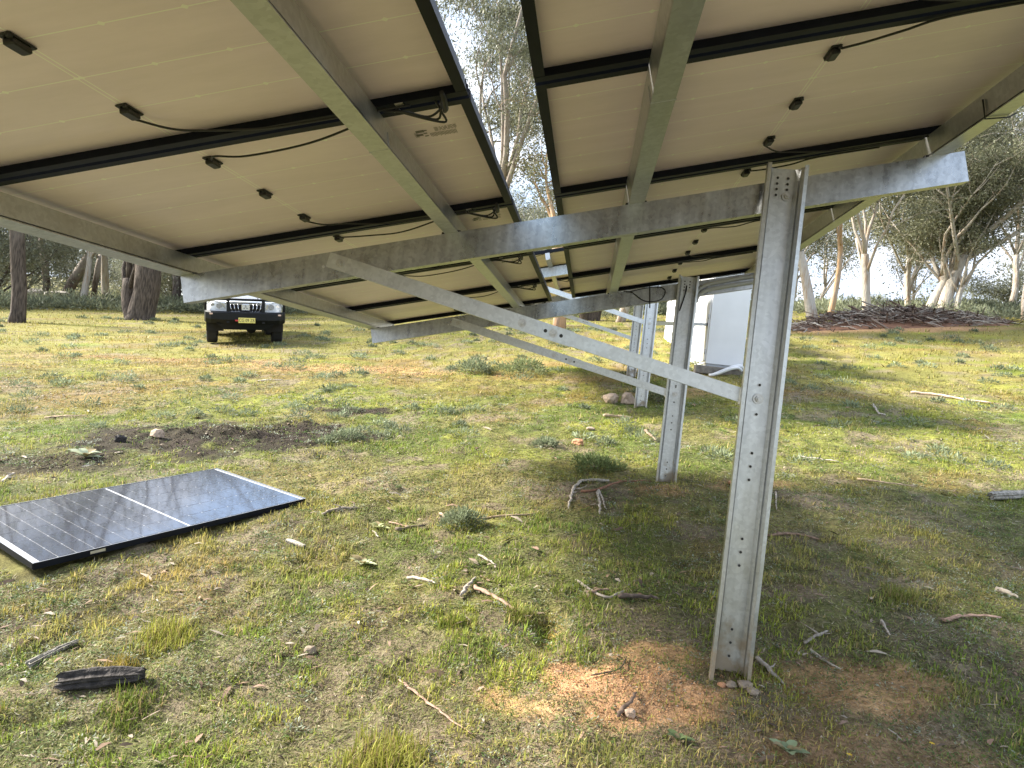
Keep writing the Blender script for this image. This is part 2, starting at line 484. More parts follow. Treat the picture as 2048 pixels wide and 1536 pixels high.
def ground_mat():
    m, n, b = mat('paddock_ground'); N = n.nodes.new; K = n.links.new
    a = N('ShaderNodeAttribute'); a.attribute_name = 'Col'
    t = N('ShaderNodeTexCoord')
    z = N('ShaderNodeTexNoise'); z.inputs['Scale'].default_value = 55; z.inputs['Detail'].default_value = 8; z.inputs['Roughness'].default_value = 0.7
    z2 = N('ShaderNodeTexNoise'); z2.inputs['Scale'].default_value = 7; z2.inputs['Detail'].default_value = 8; z2.inputs['Roughness'].default_value = 0.7
    vo = N('ShaderNodeTexVoronoi'); vo.inputs['Scale'].default_value = 130
    for q in (z, z2, vo): K(t.outputs['Object'], q.inputs['Vector'])
    mr = N('ShaderNodeMapRange'); mr.inputs['From Min'].default_value = 0.3; mr.inputs['From Max'].default_value = 0.7; mr.inputs['To Min'].default_value = 0.45; mr.inputs['To Max'].default_value = 1.6
    K(z.outputs['Fac'], mr.inputs['Value'])
    mr2 = N('ShaderNodeMapRange'); mr2.inputs['From Min'].default_value = 0.3; mr2.inputs['From Max'].default_value = 0.7; mr2.inputs['To Min'].default_value = 0.75; mr2.inputs['To Max'].default_value = 1.25
    K(z2.outputs['Fac'], mr2.inputs['Value'])
    mm = N('ShaderNodeMath'); mm.operation = 'MULTIPLY'; K(mr.outputs['Result'], mm.inputs[0]); K(mr2.outputs['Result'], mm.inputs[1])
    vm = N('ShaderNodeVectorMath'); vm.operation = 'SCALE'; K(a.outputs['Color'], vm.inputs[0]); K(mm.outputs[0], vm.inputs['Scale'])
    K(vm.outputs['Vector'], b.inputs['Base Color'])
    b.inputs['Roughness'].default_value = 0.95; b.inputs['Specular IOR Level'].default_value = 0.15
    bp = N('ShaderNodeBump'); bp.inputs['Strength'].default_value = 0.7; bp.inputs['Distance'].default_value = 0.012
    ad = N('ShaderNodeMath'); ad.operation = 'ADD'; K(z.outputs['Fac'], ad.inputs[0])
    m2 = N('ShaderNodeMath'); m2.operation = 'MULTIPLY'; m2.inputs[1].default_value = -0.4; K(vo.outputs['Distance'], m2.inputs[0]); K(m2.outputs[0], ad.inputs[1])
    K(ad.outputs[0], bp.inputs['Height']); K(bp.outputs['Normal'], b.inputs['Normal'])
    return m
ground = add('ground', np_mesh('ground', gV, gF, ground_mat(), gcol, True), kind='structure')

# ------------------------------------------------------------------ solar tables
TILT = math.radians(14.079)
H0 = 0.9066
PITCH = 1.15
J0 = 1.944
PL, PW = 1.722, 1.130
S_L, S_R = -1.297, 0.609
RT = Matrix.Rotation(-TILT, 3, 'Y')            # local x = up the slope
U_ = RT @ Vector((1, 0, 0)); N_ = RT @ Vector((0, 0, 1))
def tp(s, y, dz, dh=0.0): return Vector((0, 0, H0 + dh)) + U_ * s + Vector((0, y, 0)) + N_ * dz

def backsheet_mat():
    m, n, b = mat('white_backsheet'); N = n.nodes.new; K = n.links.new
    t = N('ShaderNodeTexCoord'); sp = N('ShaderNodeSeparateXYZ'); K(t.outputs['Object'], sp.inputs[0])
    def mth(op, a, c=None, d=None):
        q = N('ShaderNodeMath'); q.operation = op
        for i, v in enumerate((a, c, d)):
            if v is None: continue
            if hasattr(v, 'node'): K(v, q.inputs[i])
            else: q.inputs[i].default_value = v
        return q.outputs[0]
    X = sp.outputs[0]; Y = sp.outputs[1]
    cw = 0.1835
    # lines between the six cell rows (constant y)
    ym = mth('ABSOLUTE', mth('SUBTRACT', mth('FRACT', mth('ADD', mth('DIVIDE', Y, cw), 0.5)), 0.5))
    dy = mth('MULTIPLY', ym, cw)
    inside = mth('LESS_THAN', mth('ABSOLUTE', Y), cw * 2.5)
    ly = mth('MULTIPLY', mth('LESS_THAN', dy, 0.0018), inside)
    # double line in the middle
    lx = mth('LESS_THAN', mth('ABSOLUTE', mth('SUBTRACT', mth('ABSOLUTE', X), 0.006)), 0.0016)
    # diamonds at full cell corners
    xa = mth('ABSOLUTE', X)
    xm = mth('MULTIPLY', mth('ABSOLUTE', mth('SUBTRACT', mth('FRACT', mth('ADD', mth('DIVIDE', mth('SUBTRACT', xa, 0.006), cw), 0.5)), 0.5)), cw)
    dd = mth('MULTIPLY', mth('LESS_THAN', mth('ADD', xm, dy), 0.0095), mth('MULTIPLY', inside, mth('LESS_THAN', xa, 0.80)))
    msk = mth('MAXIMUM', mth('MAXIMUM', ly, lx), dd)  # paler cell gaps: light coming through them is put into the colour
    z = N('ShaderNodeTexNoise'); z.inputs['Scale'].default_value = 2.2; z.inputs['Detail'].default_value = 3; K(t.outputs['Object'], z.inputs['Vector'])
    r = N('ShaderNodeValToRGB'); r.color_ramp.elements[0].position = 0.3; r.color_ramp.elements[1].position = 0.7
    r.color_ramp.elements[0].color = (0.925, 0.79, 0.935, 1); r.color_ramp.elements[1].color = (0.955, 0.82, 0.965, 1)
    K(z.outputs['Fac'], r.inputs['Fac'])
    mx_ = N('ShaderNodeMix'); mx_.data_type = 'RGBA'
    zd = N('ShaderNodeTexNoise'); zd.inputs['Scale'].default_value = 3.0; zd.inputs['Detail'].default_value = 8; zd.inputs['Roughness'].default_value = .7
    md = N('ShaderNodeMapping'); md.inputs['Scale'].default_value = (.5, 2.2, 1); oi = N('ShaderNodeObjectInfo')
    va = N('ShaderNodeVectorMath'); va.operation = 'ADD'; K(t.outputs['Object'], va.inputs[0]); K(oi.outputs['Location'], va.inputs[1]); K(va.outputs['Vector'], md.inputs['Vector']); K(md.outputs['Vector'], zd.inputs['Vector'])
    rd = N('ShaderNodeMapRange'); rd.inputs['From Min'].default_value = .35; rd.inputs['From Max'].default_value = .75; rd.inputs['To Min'].default_value = 1.0; rd.inputs['To Max'].default_value = .86; K(zd.outputs['Fac'], rd.inputs['Value'])
    vs = N('ShaderNodeVectorMath'); vs.operation = 'SCALE'; K(r.outputs['Color'], vs.inputs[0]); K(rd.outputs['Result'], vs.inputs['Scale'])
    K(msk, mx_.inputs['Factor']); K(vs.outputs['Vector'], mx_.inputs['A']); mx_.inputs['B'].default_value = (1.0, 0.98, 0.98, 1)
    K(mx_.outputs['Result'], b.inputs['Base Color'])
    b.inputs['Roughness'].default_value = 0.42; b.inputs['Specular IOR Level'].default_value = 0.35
    return m
M_back = backsheet_mat()
M_glassdark = plain('solar_glass', (0.008, 0.008, 0.012), 0.12, coat=0.6)
M_cell = plain('mono_silicon_cell', (0.010, 0.009, 0.016), 0.22, coat=1.0, spec=0.6, var=0.3, scale=3)
M_cell.node_tree.nodes['Principled BSDF'].inputs['Coat Roughness'].default_value = 0.05
M_white_back = plain('white_cell_gap', (0.50, 0.51, 0.53), 0.35, coat=1.0)
M_white_back.node_tree.nodes['Principled BSDF'].inputs['Coat Roughness'].default_value = 0.05
M_frame_top = plain('silver_edge_aluminium', (0.6, 0.61, 0.63), 0.35, 0.8)

FB = -0.035           # underside of the panel frame relative to the backsheet
def panel_meshes():
    hl, hw = PL / 2, PW / 2
    fr = MB()
    fl = 0.030        # bottom flange
    # L shaped extrusion: outer wall and inner bottom flange
    prof = [(0, 0.006), (0, FB), (fl, FB), (fl, FB + 0.002), (0.002, FB + 0.002), (0.002, 0.0005), (0.012, 0.0005), (0.012, 0.006)]
    for sg in (-1, 1):
        fr.prism(prof, lambda p, q, t, sg=sg: (-hl + t * PL, sg * (hw - p), q))
        fr.prism(prof, lambda p, q, t, sg=sg: (sg * (hl - p), (-hw + 0.031 + t * (PW - 0.062)), q * 0.985))
    bs = MB(); bs.face([(-hl + .003, -hw + .003, 0), (-hl + .003, hw - .003, 0), (hl - .003, hw - .003, 0), (hl - .003, -hw + .003, 0)])
    gl = MB(); gl.box((-hl + .0125, -hw + .0125, 0.0012), (hl - .0125, hw - .0125, 0.0052))
    jb = MB()
    jb.box((-0.016, -0.038, -0.006), (0.016, 0.038, -0.0008), ch=0.002)
    jb.box((-0.013, -0.027, -0.021), (0.013, 0.027, -0.006), ch=0.003)
    jb.cyl((-0.010, 0.033, -0.007), (0, 0, 1), 0.006, 0.01, 8)
    jb.cyl((0.010, -0.033, -0.007), (0, 0, 1), 0.006, 0.01, 8)
    return (fr.mesh('frame', M_black_al), bs.mesh('backsheet', M_back), gl.mesh('glass', M_glassdark), jb.mesh('junction_box', M_plastic))
def fix(me):
    bm = bmesh.new(); bm.from_mesh(me); bmesh.ops.recalc_face_normals(bm, faces=bm.faces); bm.to_mesh(me); bm.free(); return me
ME_FR, ME_BS, ME_GL, ME_JB = [fix(m) for m in panel_meshes()]

def label_mesh(seed, L_=0.15, W_=0.075):
    """printed rating label: rows of small bars, no readable words"""
    rnd = random.Random(seed); b = MB()
    x = -L_ / 2
    for i in range(20):
        x0 = -L_ * 0.18 + i * L_ * 0.029
        b.face([(x0, 0.004, 0), (x0, W_ * (0.35 + 0.25 * rnd.random()), 0), (x0 + L_ * 0.012, W_ * 0.5, 0), (x0 + L_ * 0.012, 0.004, 0)])
    for r in range(4):
        xx = -L_ * 0.05
        while xx < L_ * 0.38:
            ww = rnd.uniform(0.004, 0.014)
            yy = -W_ * 0.12 - r * 0.0085
            b.face([(xx, yy, 0), (xx, yy + 0.0032, 0), (xx + ww, yy + 0.0032, 0), (xx + ww, yy, 0)]); xx += ww + 0.004
    for (cx_, cy_, q) in [(-0.40, 0.1, 0.011), (-0.36, -0.28, 0.013), (-0.27, 0.3, 0.006), (-0.27, 0.0, 0.006), (-0.25, -0.3, 0.006)]:
        b.face([(cx_ * L_ - q, cy_ * W_ - q * .7, 0), (cx_ * L_ - q, cy_ * W_ + q * .7, 0), (cx_ * L_ + q, cy_ * W_ + q * .7, 0), (cx_ * L_ + q, cy_ * W_ - q * .7, 0)])
    for i in range(4):
        x0 = -L_ * 0.5 + i * L_ * 0.02
        b.face([(x0, -W_ * .2, 0), (x0, W_ * .35, 0), (x0 + .0012, W_ * .35, 0), (x0 + .0012, -W_ * .2, 0)])
    return b.mesh('rating_label', M_printed)
ME_LABEL = label_mesh(3)

def curve_pts(pts, n=6):
    """Catmull-Rom through points"""
    P = [Vector(p) for p in pts]; P = [P[0] * 2 - P[1]] + P + [P[-1] * 2 - P[-2]]; out_ = []
    for i in range(1, len(P) - 2):
        for k in range(n):
            t = k / n
            a, b_, c, d = P[i - 1], P[i], P[i + 1], P[i + 2]
            out_.append(0.5 * ((2 * b_) + (c - a) * t + (2 * a - 5 * b_ + 4 * c - d) * t * t + (3 * b_ - a - 3 * c + d) * t ** 3))
    out_.append(P[-2]); return out_

def make_panel(s, y, dh, label, group, rnd, detail=True, labelled=False, bundle=False, right=False):
    e = empty('solar_panel', tp(s, y, 0, dh), RT, label, 'solar panel', group)
    add('frame', ME_FR, e); add('backsheet', ME_BS, e); add('glass', ME_GL, e)
    for f in (-0.32, 0.0, 0.32):
        add('junction_box', ME_JB, e, (0, f * PITCH, 0))
    if detail:
        j = lambda a: rnd.uniform(-a, a)
        c1 = curve_pts([(0.012, -0.32 * PITCH - .033, -0.012), (0.05, -0.435 + j(.01), -0.022), (0.14 + j(.03), -0.44 + j(.02), -0.034 - abs(j(.012))), (0.34 + j(.04), -0.485 + j(.015), -0.045 - abs(j(.01))), (0.56, -0.525, -0.030)])
        if right:
            c1 = curve_pts([(0.012, -0.32 * PITCH - .033, -0.012), (0.06, -0.445 + j(.01), -0.024), (0.15 + j(.02), -0.50 + j(.015), -0.040), (0.26 + j(.04), -0.552, -0.040), (0.50, -0.556, -0.041)])
        b = MB(); b.tube(c1, 0.0034, 6); b.build('cable', M_cable, e)
        c2 = curve_pts([(-0.012, 0.32 * PITCH + .033, -0.012), (0.05, 0.46 + j(.01), -0.024), (0.13 + j(.02), 0.50 + j(.01), -0.026), (0.3, 0.535, -0.040), (0.55, 0.545, -0.041), (0.7, 0.548, -0.041)])
        b = MB(); b.tube(c2, 0.0032, 6); b.build('cable', M_cable, e)
    if labelled:
        add('rating_label', ME_LABEL, e, (0.715, -0.285, -0.0012))
    if bundle:
        b = MB()
        for q in range(3):
            b.tube(curve_pts([(0.62 + .02 * q, 0.553, -0.042), (0.68, 0.56 + .006 * q, -0.052), (0.735 + .02 * q, 0.60 + .014 * q, -0.060 - .006 * q), (0.775, 0.585 + .008 * q, -0.052), (0.80 - .015 * q, 0.553, -0.040)]), 0.0033, 6)
        b.build('cable_loop', M_cable, e)
        b = MB()
        b.tube([(0.785, 0.600, -0.053), (0.79, 0.585, -0.053), (0.795, 0.545, -0.046), (0.798, 0.50, -0.043)], [0.006, 0.009, 0.009, 0.006], 8)
        b.build('connector', M_plastic, e)
        b = MB(); b.box((0.660, 0.532, FB - 0.004), (0.683, 0.560, FB - 0.0015)); b.box((0.645, 0.570, FB - 0.004), (0.665, 0.584, FB - 0.0015)); b.build('clip', M_bolt, e)
    return e

rnd = random.Random(5)
COLN = {-2: 'third before the near rafter, above the viewer', -1: 'second before the near rafter', 0: 'just before the near rafter', 1: 'just beyond the near rafter', 2: 'second beyond the near rafter', 3: 'last of its row, over the second rafter'}
for k in range(-2, 4):
    yc = J0 + (k + 0.5) * PITCH
    make_panel(S_L, yc, 0, 'solar panel underside left of the sky gap, ' + COLN[k], 'overhead panels of the near table', rnd, True, True, True)
    make_panel(S_R, yc, 0, 'solar panel underside right of the sky gap, ' + COLN[k], 'overhead panels of the near table', rnd, True, False, False, True)
T2Y = 8.86; DH2 = 0.93
FARN = ['first', 'second', 'third', 'fourth', 'fifth', 'sixth']
for k in range(4):
    yc = T2Y + (k + 0.5) * PITCH
    make_panel(S_L, yc, DH2, 'solar panel of the far table, low side, ' + FARN[k] + ' from its near end', 'overhead panels of the far table', rnd, k < 3, False, k < 3)
    make_panel(S_R, yc, DH2, 'solar panel of the far table, high side, ' + FARN[k] + ' from its near end', 'overhead panels of the far table', rnd, k < 3, False, False, True)

RB = -0.12            # rafter top / purlin underside
RH = 0.124
def purlin(b, s0, s1, slot_right, y0, y1, dh):
    # closed profile in (s, dz): box with a narrow slot low on one side
    zt = FB - 0.001; zb = RB
    if slot_right: pr = [(s0, zb), (s1, zb), (s1, zb + .004), (s1 - .022, zb + .004), (s1 - .022, zb + .009), (s1 - .001, zb + .009), (s1 - .001, zt), (s0, zt)]
    else: pr = [(s0, zb), (s1, zb), (s1, zt), (s0 + .001, zt), (s0 + .001, zb + .009), (s0 + .022, zb + .009), (s0 + .022, zb + .004), (s0, zb + .004)]
    b.prism(pr, lambda p, q, t: tp(p, y0 + t * (y1 - y0), q, dh))

POSTP = [(-.066, -.071), (-.0785, -.071), (-.0785, -.046), (-.0630, -.031), (-.0610, -.012), (-.046, 0), (.046, 0), (.0610, -.012), (.0630, -.031), (.0785, -.046), (.0785, -.071), (.066, -.071)]
def thick_profile(pl, th):
    """offset an open polyline to a closed thin-wall profile"""
    n = len(pl); off = []
    for i in range(n):
        a = Vector(pl[max(i - 1, 0)]); b_ = Vector(pl[min(i + 1, n - 1)]); p = Vector(pl[i])
        d = (b_ - a).normalized(); nn = Vector((-d.y, d.x))
        off.append(tuple(p + nn * th))
    return list(pl) + off[::-1]
PROFILE = thick_profile(POSTP, 0.003)

def hexbolt(b, c, axis, r=0.011, washer=True):
    a = Vector(axis).normalized()
    if washer: b.cyl(Vector(c) + a * 0.0015, a, r * 1.7, 0.003, 14)
    b.cyl(Vector(c) + a * 0.008, a, r, 0.010, 6, smooth=False)
    b.cyl(Vector(c) + a * 0.015, a, r * 0.55, 0.010, 8)

def rafter_z(X, dh):   # top surface height of the rafter at lateral X
    q = tp(0, 0, RB, dh); return q.z + (X - q.x) * math.tan(TILT)

def mounting_table(y_first, dh, post_x, bases, label, y0, y1, strut_z):
    root = empty('mounting_table', (post_x, y_first, bases[0]), None, label, 'solar mounting frame')
    bpy.context.view_layer.update()
    inv = Matrix.Translation(-Vector((post_x, y_first, bases[0])))
    def fin(b, name, m, par=root):
        if par is root: b.v = [tuple(inv @ Vector(p)) for p in b.v]
        else: b.v = [tuple(inv @ Vector(p)) for p in b.v]
        return b.build(name, m, par)
    for (s0, s1, r) in [(-1.992, -1.922, True), (-.748, -.690, True), (.056, .124, False), (1.283, 1.362, False)]:
        b = MB(); purlin(b, s0, s1, r, y0, y1, dh); pu = fin(b, 'purlin', M_purlin)
        # splice plate edges
        b = MB()
        yy = y_first + 2.87 * 0.5 + 0.35
        for q in (yy,):
            b.box((0, 0, 0), (1, 1, 1), M=Matrix(((0, U_.x * (s1 - s0 + .004), N_.x * .05, tp(s0 - .002, q, RB - .0015, dh).x), (0.004, 0, 0, q), (0, U_.z * (s1 - s0 + .004), N_.z * .05, tp(s0 - .002, q, RB - .0015, dh).z), (0, 0, 0, 1))))
        fin(b, 'splice_edge', M_purlin, pu)
    for i, bz in enumerate(bases):
        yr = y_first + 2.87 * i
        b = MB()
        # C section rafter: web towards the viewer, flanges behind
        pr = thick_profile([(0.055, RB - .014), (0.055, RB), (0, RB), (0, RB - RH), (0.055, RB - RH), (0.055, RB - RH + .014)], 0.003)
        b.prism(pr, lambda p, q, t: tp(-1.985 + t * (1.42 + 1.985), yr + p, q, dh))
        ra = fin(b, 'rafter', M_rafter)
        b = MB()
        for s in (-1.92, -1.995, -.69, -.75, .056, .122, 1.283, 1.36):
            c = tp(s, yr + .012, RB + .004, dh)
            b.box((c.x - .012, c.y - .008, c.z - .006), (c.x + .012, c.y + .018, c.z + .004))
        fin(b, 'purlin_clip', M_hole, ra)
        # post
        b = MB(); yw = yr - 0.002
        ztop = rafter_z(post_x, dh) + 0.045
        zbot = bz - 0.35
        b.prism(PROFILE, lambda p, q, t: (post_x + p, yw - 0.003 + q, zbot + t * (ztop - zbot)))
        po = fin(b, 'post', galv('galvanised_post_muddy', 0.56, 0.36, ((0, 0, 0), (1.0, 1.0, 0.10)), bz + .04))
        yf = yw - 0.0065
        sz = strut_z + dh
        groups = [bz + .08, bz + .46, bz + .82]
        zz = [g + d_ for g in groups for d_ in (0, .056, .112)] + [sz - .065, sz + .058]
        zc = rafter_z(post_x, dh) - 0.055
        top = [(dx, zc + d_) for dx in (-.022, .02) for d_ in (-.012, .013, .036, .06)]
        for (hx, hz) in [(0.0, z_) for z_ in zz if z_ < sz - .06 or z_ > sz + .05] + top:
            b = MB(); b.cyl((post_x + hx, yf + .0014, hz), (0, 1, 0), 0.0056, 0.004, 10); b.cyl((post_x + hx, yf + .0010, hz), (0, 1, 0), 0.0078, 0.0018, 10, 1)
            h = fin(b, 'bolt_hole', [M_hole, M_bolt], po)
        b = MB(); hexbolt(b, (post_x, yf, sz), (0, -1, 0), 0.013); fin(b, 'bolt', M_bolt, po)
        b = MB(); hexbolt(b, (post_x + .022, yf, zc - .014), (0, -1, 0), 0.012); fin(b, 'bolt', M_bolt, po)
        # brace: outer channel from the rafter, inner channel to the post
        A = Vector((-1.150, 0, rafter_z(-1.150, dh) - .062)); B = Vector((post_x - .062, 0, sz + .004))
        d = (B - A).normalized(); nn = Vector((-d.z, 0, d.x)); Lb = (B - A).length
        def chan(x0, x1, hw_, yb, dep, b):
            pr = thick_profile([(yb + dep, -hw_ + .004), (yb + dep, -hw_), (yb, -hw_), (yb, hw_), (yb + dep, hw_), (yb + dep, hw_ - .004)], -0.0025)
            b.prism(pr, lambda p, q, t: A + d * (x0 + t * (x1 - x0)) + nn * q + Vector((0, p, 0)))
        br = MB(); chan(-0.045, 1.085, 0.033, yr - .043, 0.034, br); brace = fin(br, 'brace', M_galv)
        br = MB(); chan(0.80, Lb + .0, 0.0295, yr - .040, 0.034, br); fin(br, 'inner_brace', M_galv, brace)
        for xx in (0.012, 0.86, 1.0):
            b = MB(); c = A + d * xx; hexbolt(b, (c.x, yr - .044, c.z), (0, -1, 0), 0.011); fin(b, 'bolt', M_bolt, brace)
        for xx in (0.965, 1.035):
            b = MB(); c = A + d * xx; b.cyl((c.x, yr - .0425, c.z), (0, 1, 0), 0.008, 0.003, 10); fin(b, 'bolt_hole', M_hole, brace)
        b = MB()
        for xx in (-1.228, -1.205):
            b.cyl((xx, yr - .0015, rafter_z(xx, dh) - .062), (0, 1, 0), 0.006, 0.003, 10)
        fin(b, 'bolt_hole', M_frame_top, ra)
        # end bracket joining the brace to the post side
        b = MB(); b.box((post_x - .085, yr - .048, sz - .034), (post_x - .060, yr - .012, sz + .036), ch=.003); fin(b, 'bracket', M_galv, po)
    return root

T1 = mounting_table(0.213, 0.0, 0.705, [-1.56, -1.12, -.71], 'galvanised steel frame of the near solar table with the tall post in front', J0 - 2 * PITCH - .02, J0 + 4 * PITCH - .02, 0.040)
T2 = mounting_table(9.40, DH2, 0.690, [-.20, .28], 'galvanised steel frame of the far solar table beside the white cabinets', T2Y, T2Y + 4 * PITCH, 0.010)
bpy.context.view_layer.update()

# cables tied to the second rafter
def cable_thing(name, pts, r, m, label, cat, n=8, **kw):
    b = MB(); b.tube(curve_pts(pts, 8), r, n)
    o = b.build(name, m); tag(o, label, cat, **kw); return o
yr2 = 0.213 + 2.87 * 2
def rp2(X, dz): return (X, yr2 - .012, rafter_z(X, 0) + dz)
cable_thing('cable', [rp2(.20, .004), rp2(.27, -.02), rp2(.38, -.105), rp2(.50, -.115), rp2(.535, -.05), rp2(.48, -.004), rp2(.36, .002), rp2(.24, -.01)], 0.004, M_cable, 'thin black cable looped over the second rafter left of its post', 'cable')
cable_thing('cable_tie', [rp2(.405, .01), rp2(.41, -.02), rp2(.425, -.17)], 0.005, M_cable, 'black cable tie hanging across the second rafter', 'cable tie')
cable_thing('cable_tie', [(0.70, yr2 - .016, .93), (0.695, yr2 - .022, .86), (0.665, yr2 - .02, .72)], 0.005, M_cable, 'black cable tie hanging down the second post', 'cable tie')
cable_thing('conduit', [(0.785, yr2 - .04, .80), (0.80, yr2 - .04, .855), (0.86, yr2 - .04, .905), (1.0, yr2 - .035, .95), (1.15, yr2 - .03, .99), (1.3, yr2 - .03, 1.03)], 0.015, M_conduit, 'grey conduit bending along the second rafter behind the near post', 'conduit')
cable_thing('conduit', [(0.775, yr2 - .04, .84), (0.79, yr2 - .04, .895), (0.85, yr2 - .04, .945), (0.98, yr2 - .035, .99), (1.12, yr2 - .03, 1.03), (1.28, yr2 - .03, 1.07)], 0.015, M_conduit, 'second grey conduit, upper one, along the second rafter', 'conduit')
def tie_round(s0, s1, y, label):
    b = MB(); pts = [tp(s0 - .004, y, FB - .02), tp(s0 - .006, y, RB - .004), tp(s1 + .004, y + .02, RB - .006), tp(s1 + .03, y + .02, RB + .004)]
    b.tube(pts, 0.003, 6); tag(b.build('cable_tie', M_cable), label, 'cable tie')
tie_round(1.283, 1.362, 2.66, 'black cable tie round the right purlin before the near rafter')
tie_round(1.283, 1.362, 5.1, 'black cable tie round the right purlin beyond the near rafter')

# ------------------------------------------------------------------ panel lying on the grass
gA = Vector((-2.75, 3.442, -1.221)); gB = Vector((-1.9, 4.921, -.996)); gC = Vector((-2.886, 5.482, -.962))
u = (gB - gA).normalized(); v = (gC - gB); v = (v - u * v.dot(u)).normalized(); nn_ = u.cross(v)
ctr = (gA + gB) / 2 + v * (1.134 / 2) - nn_ * 0.036
Rg = Matrix((u, v, nn_)).transposed()
gp_ = empty('solar_panel', ctr, Rg, 'dark solar panel lying face up on the grass', 'solar panel')
b = MB(); hl, hw = PL / 2, PW / 2
prof = [(0, 0.0355), (0, 0.0), (.03, 0), (.03, .002), (.002, .002), (.002, .029), (.011, .029), (.011, .0355)]
for sg in (-1, 1):
    b.prism(prof, lambda p, q, t: (-hl + t * PL, sg * (hw - p), q))
b.build('long_frame', M_black_al, gp_)
for sg in (-1, 1):
    b = MB(); b.prism(prof, lambda p, q, t: (sg * (hl - p), -hw + .0115 + t * (PW - .023), q * .995)); b.build('short_frame', M_black_al, gp_)
b = MB()
for sg in (-1, 1):
    b.box((sg * (hl - .004) - .0035, -hw + .0, .0357), (sg * (hl - .004) + .0035, hw, .0363))
    b.box((-hl + .011, sg * (hw - .003) - .0022, .0357), (hl - .011, sg * (hw - .003) + .0022, .0362))
b.build('bright_edge', M_frame_top, gp_)
b = MB(); b.box((-hl + .0115, -hw + .0115, .029), (hl - .0115, hw - .0115, .0338)); b.build('backing', M_white_back, gp_)
cme = MB(); cme.loft([[(x_, y_, z_) for x_, y_ in [(-.0405, -.0895), (.0405, -.0895), (.0448, -.0855), (.0448, .0855), (.0405, .0895), (-.0405, .0895), (-.0448, .0855), (-.0448, -.0855)]] for z_ in (0, .0006)]); ME_CELL = fix(cme.mesh('cell', M_cell))
for half in (-1, 1):
    for i in range(9):
        for j in range(6):
            add('cell', ME_CELL, gp_, (half * (.0065 + .0455 + i * .0912), (j - 2.5) * .1835, .0342))
b = MB(); b.box((-hl + .28, -hw - .0008, .010), (-hl + .36, -hw - .0002, .026)); b.build('maker_plate', M_frame_top, gp_)
# ------------------------------------------------------------------ white equipment cabinets
def cabinet(x0, y0, wx, dy, z0, h, label, doors):
    e = empty('equipment_cabinet', (x0, y0, z0), None, label, 'cabinet', 'white cabinets by the far table')
    b = MB(); b.box((0, 0, .09), (wx, dy, h), ch=.008); b.build('body', M_cabw, e)
    b = MB(); b.box((-.03, -.02, h + .001), (wx + .03, dy + .02, h + .035), ch=.006); b.build('roof', M_cabw, e)
    b = MB(); b.box((.02, .02, 0), (wx - .02, dy - .02, .089)); b.build('plinth', M_conduit, e)
    dw = dy / doors
    for i in range(doors):
        b = MB(); ya = i * dw + .022; yb = (i + 1) * dw - .022
        b.box((-.024, ya, .14), (-.002, yb, h - .05), ch=.004)
        d = b.build('door', M_cabw, e)
        b = MB()      # pressed inner panel outline
        for (p, q) in [((-.027, ya + .09, .26), (-.0245, yb - .09, .268)), ((-.027, ya + .09, h - .2), (-.0245, yb - .09, h - .192)), ((-.027, ya + .09, .269), (-.0245, ya + .098, h - .201)), ((-.027, yb - .098, .269), (-.0245, yb - .09, h - .201))]:
            b.box(p, q)
        b.build('pressed_edge', M_cabw, d)
        b = MB(); b.box((-.05, yb - .075, h * .62), (-.0245, yb - .05, h * .62 + .16), ch=.004); b.build('handle', M_conduit, d)
        b = MB(); b.cyl((-.03, yb - .06, h * .42), (1, 0, 0), .014, .012, 10); b.build('lock', M_plastic, d)
        for hz in (.3, h * .5, h - .3):
            b = MB(); b.cyl((-.028, ya - .004, hz), (0, 0, 1), .009, .09, 8); b.build('hinge', M_conduit, d)
    return e
cabinet(2.00, 12.95, .65, 2.6, .60, 1.85, 'white steel cabinet with plain pale side facing the viewer', 3)
cabinet(2.00, 16.2, .72, 2.1, 1.0, 1.95, 'middle white steel cabinet seen between the far posts', 2)
cabinet(2.00, 18.7, .72, 2.1, 1.36, 1.95, 'furthest white steel cabinet, uphill of the others', 2)
b = MB(); b.box((1.80, 12.70, .50), (2.95, 12.90, .64), ch=.01); tag(b.build('sleeper', M_timber), 'grey weathered sleeper in front of the near cabinet', 'timber')
cable_thing('conduit_elbow', [(2.08, 12.60, .48), (2.22, 12.58, .56), (2.42, 12.56, .665), (2.54, 12.6, .69), (2.6, 12.66, .63)], .028, M_cabw, 'white conduit bend lying over the sleeper', 'conduit', 10)
cable_thing('conduit_elbow', [(2.02, 12.55, .47), (2.17, 12.53, .52), (2.34, 12.50, .61), (2.48, 12.52, .65), (2.56, 12.60, .61)], .026, M_cabw, 'second white conduit bend, lower, over the sleeper', 'conduit', 10)
e = empty('cable_tray', (1.0, 11.4, 1.08), None, 'grey sloping cable tray running from a far post to the cabinet', 'cable tray')
b = MB()
A = Vector((-.27, -1.9, -.15)); B = Vector((.98, 1.8, .30)); d = (B - A).normalized(); sx = d.cross(Vector((0, 0, 1))).normalized()
pr = thick_profile([(-.05, .05), (-.05, 0), (.05, 0), (.05, .05)], .003)
b.prism(pr, lambda p, q, t: A + d * (t * (B - A).length) + sx * p + Vector((0, 0, q))); b.build('tray', M_galv, e)

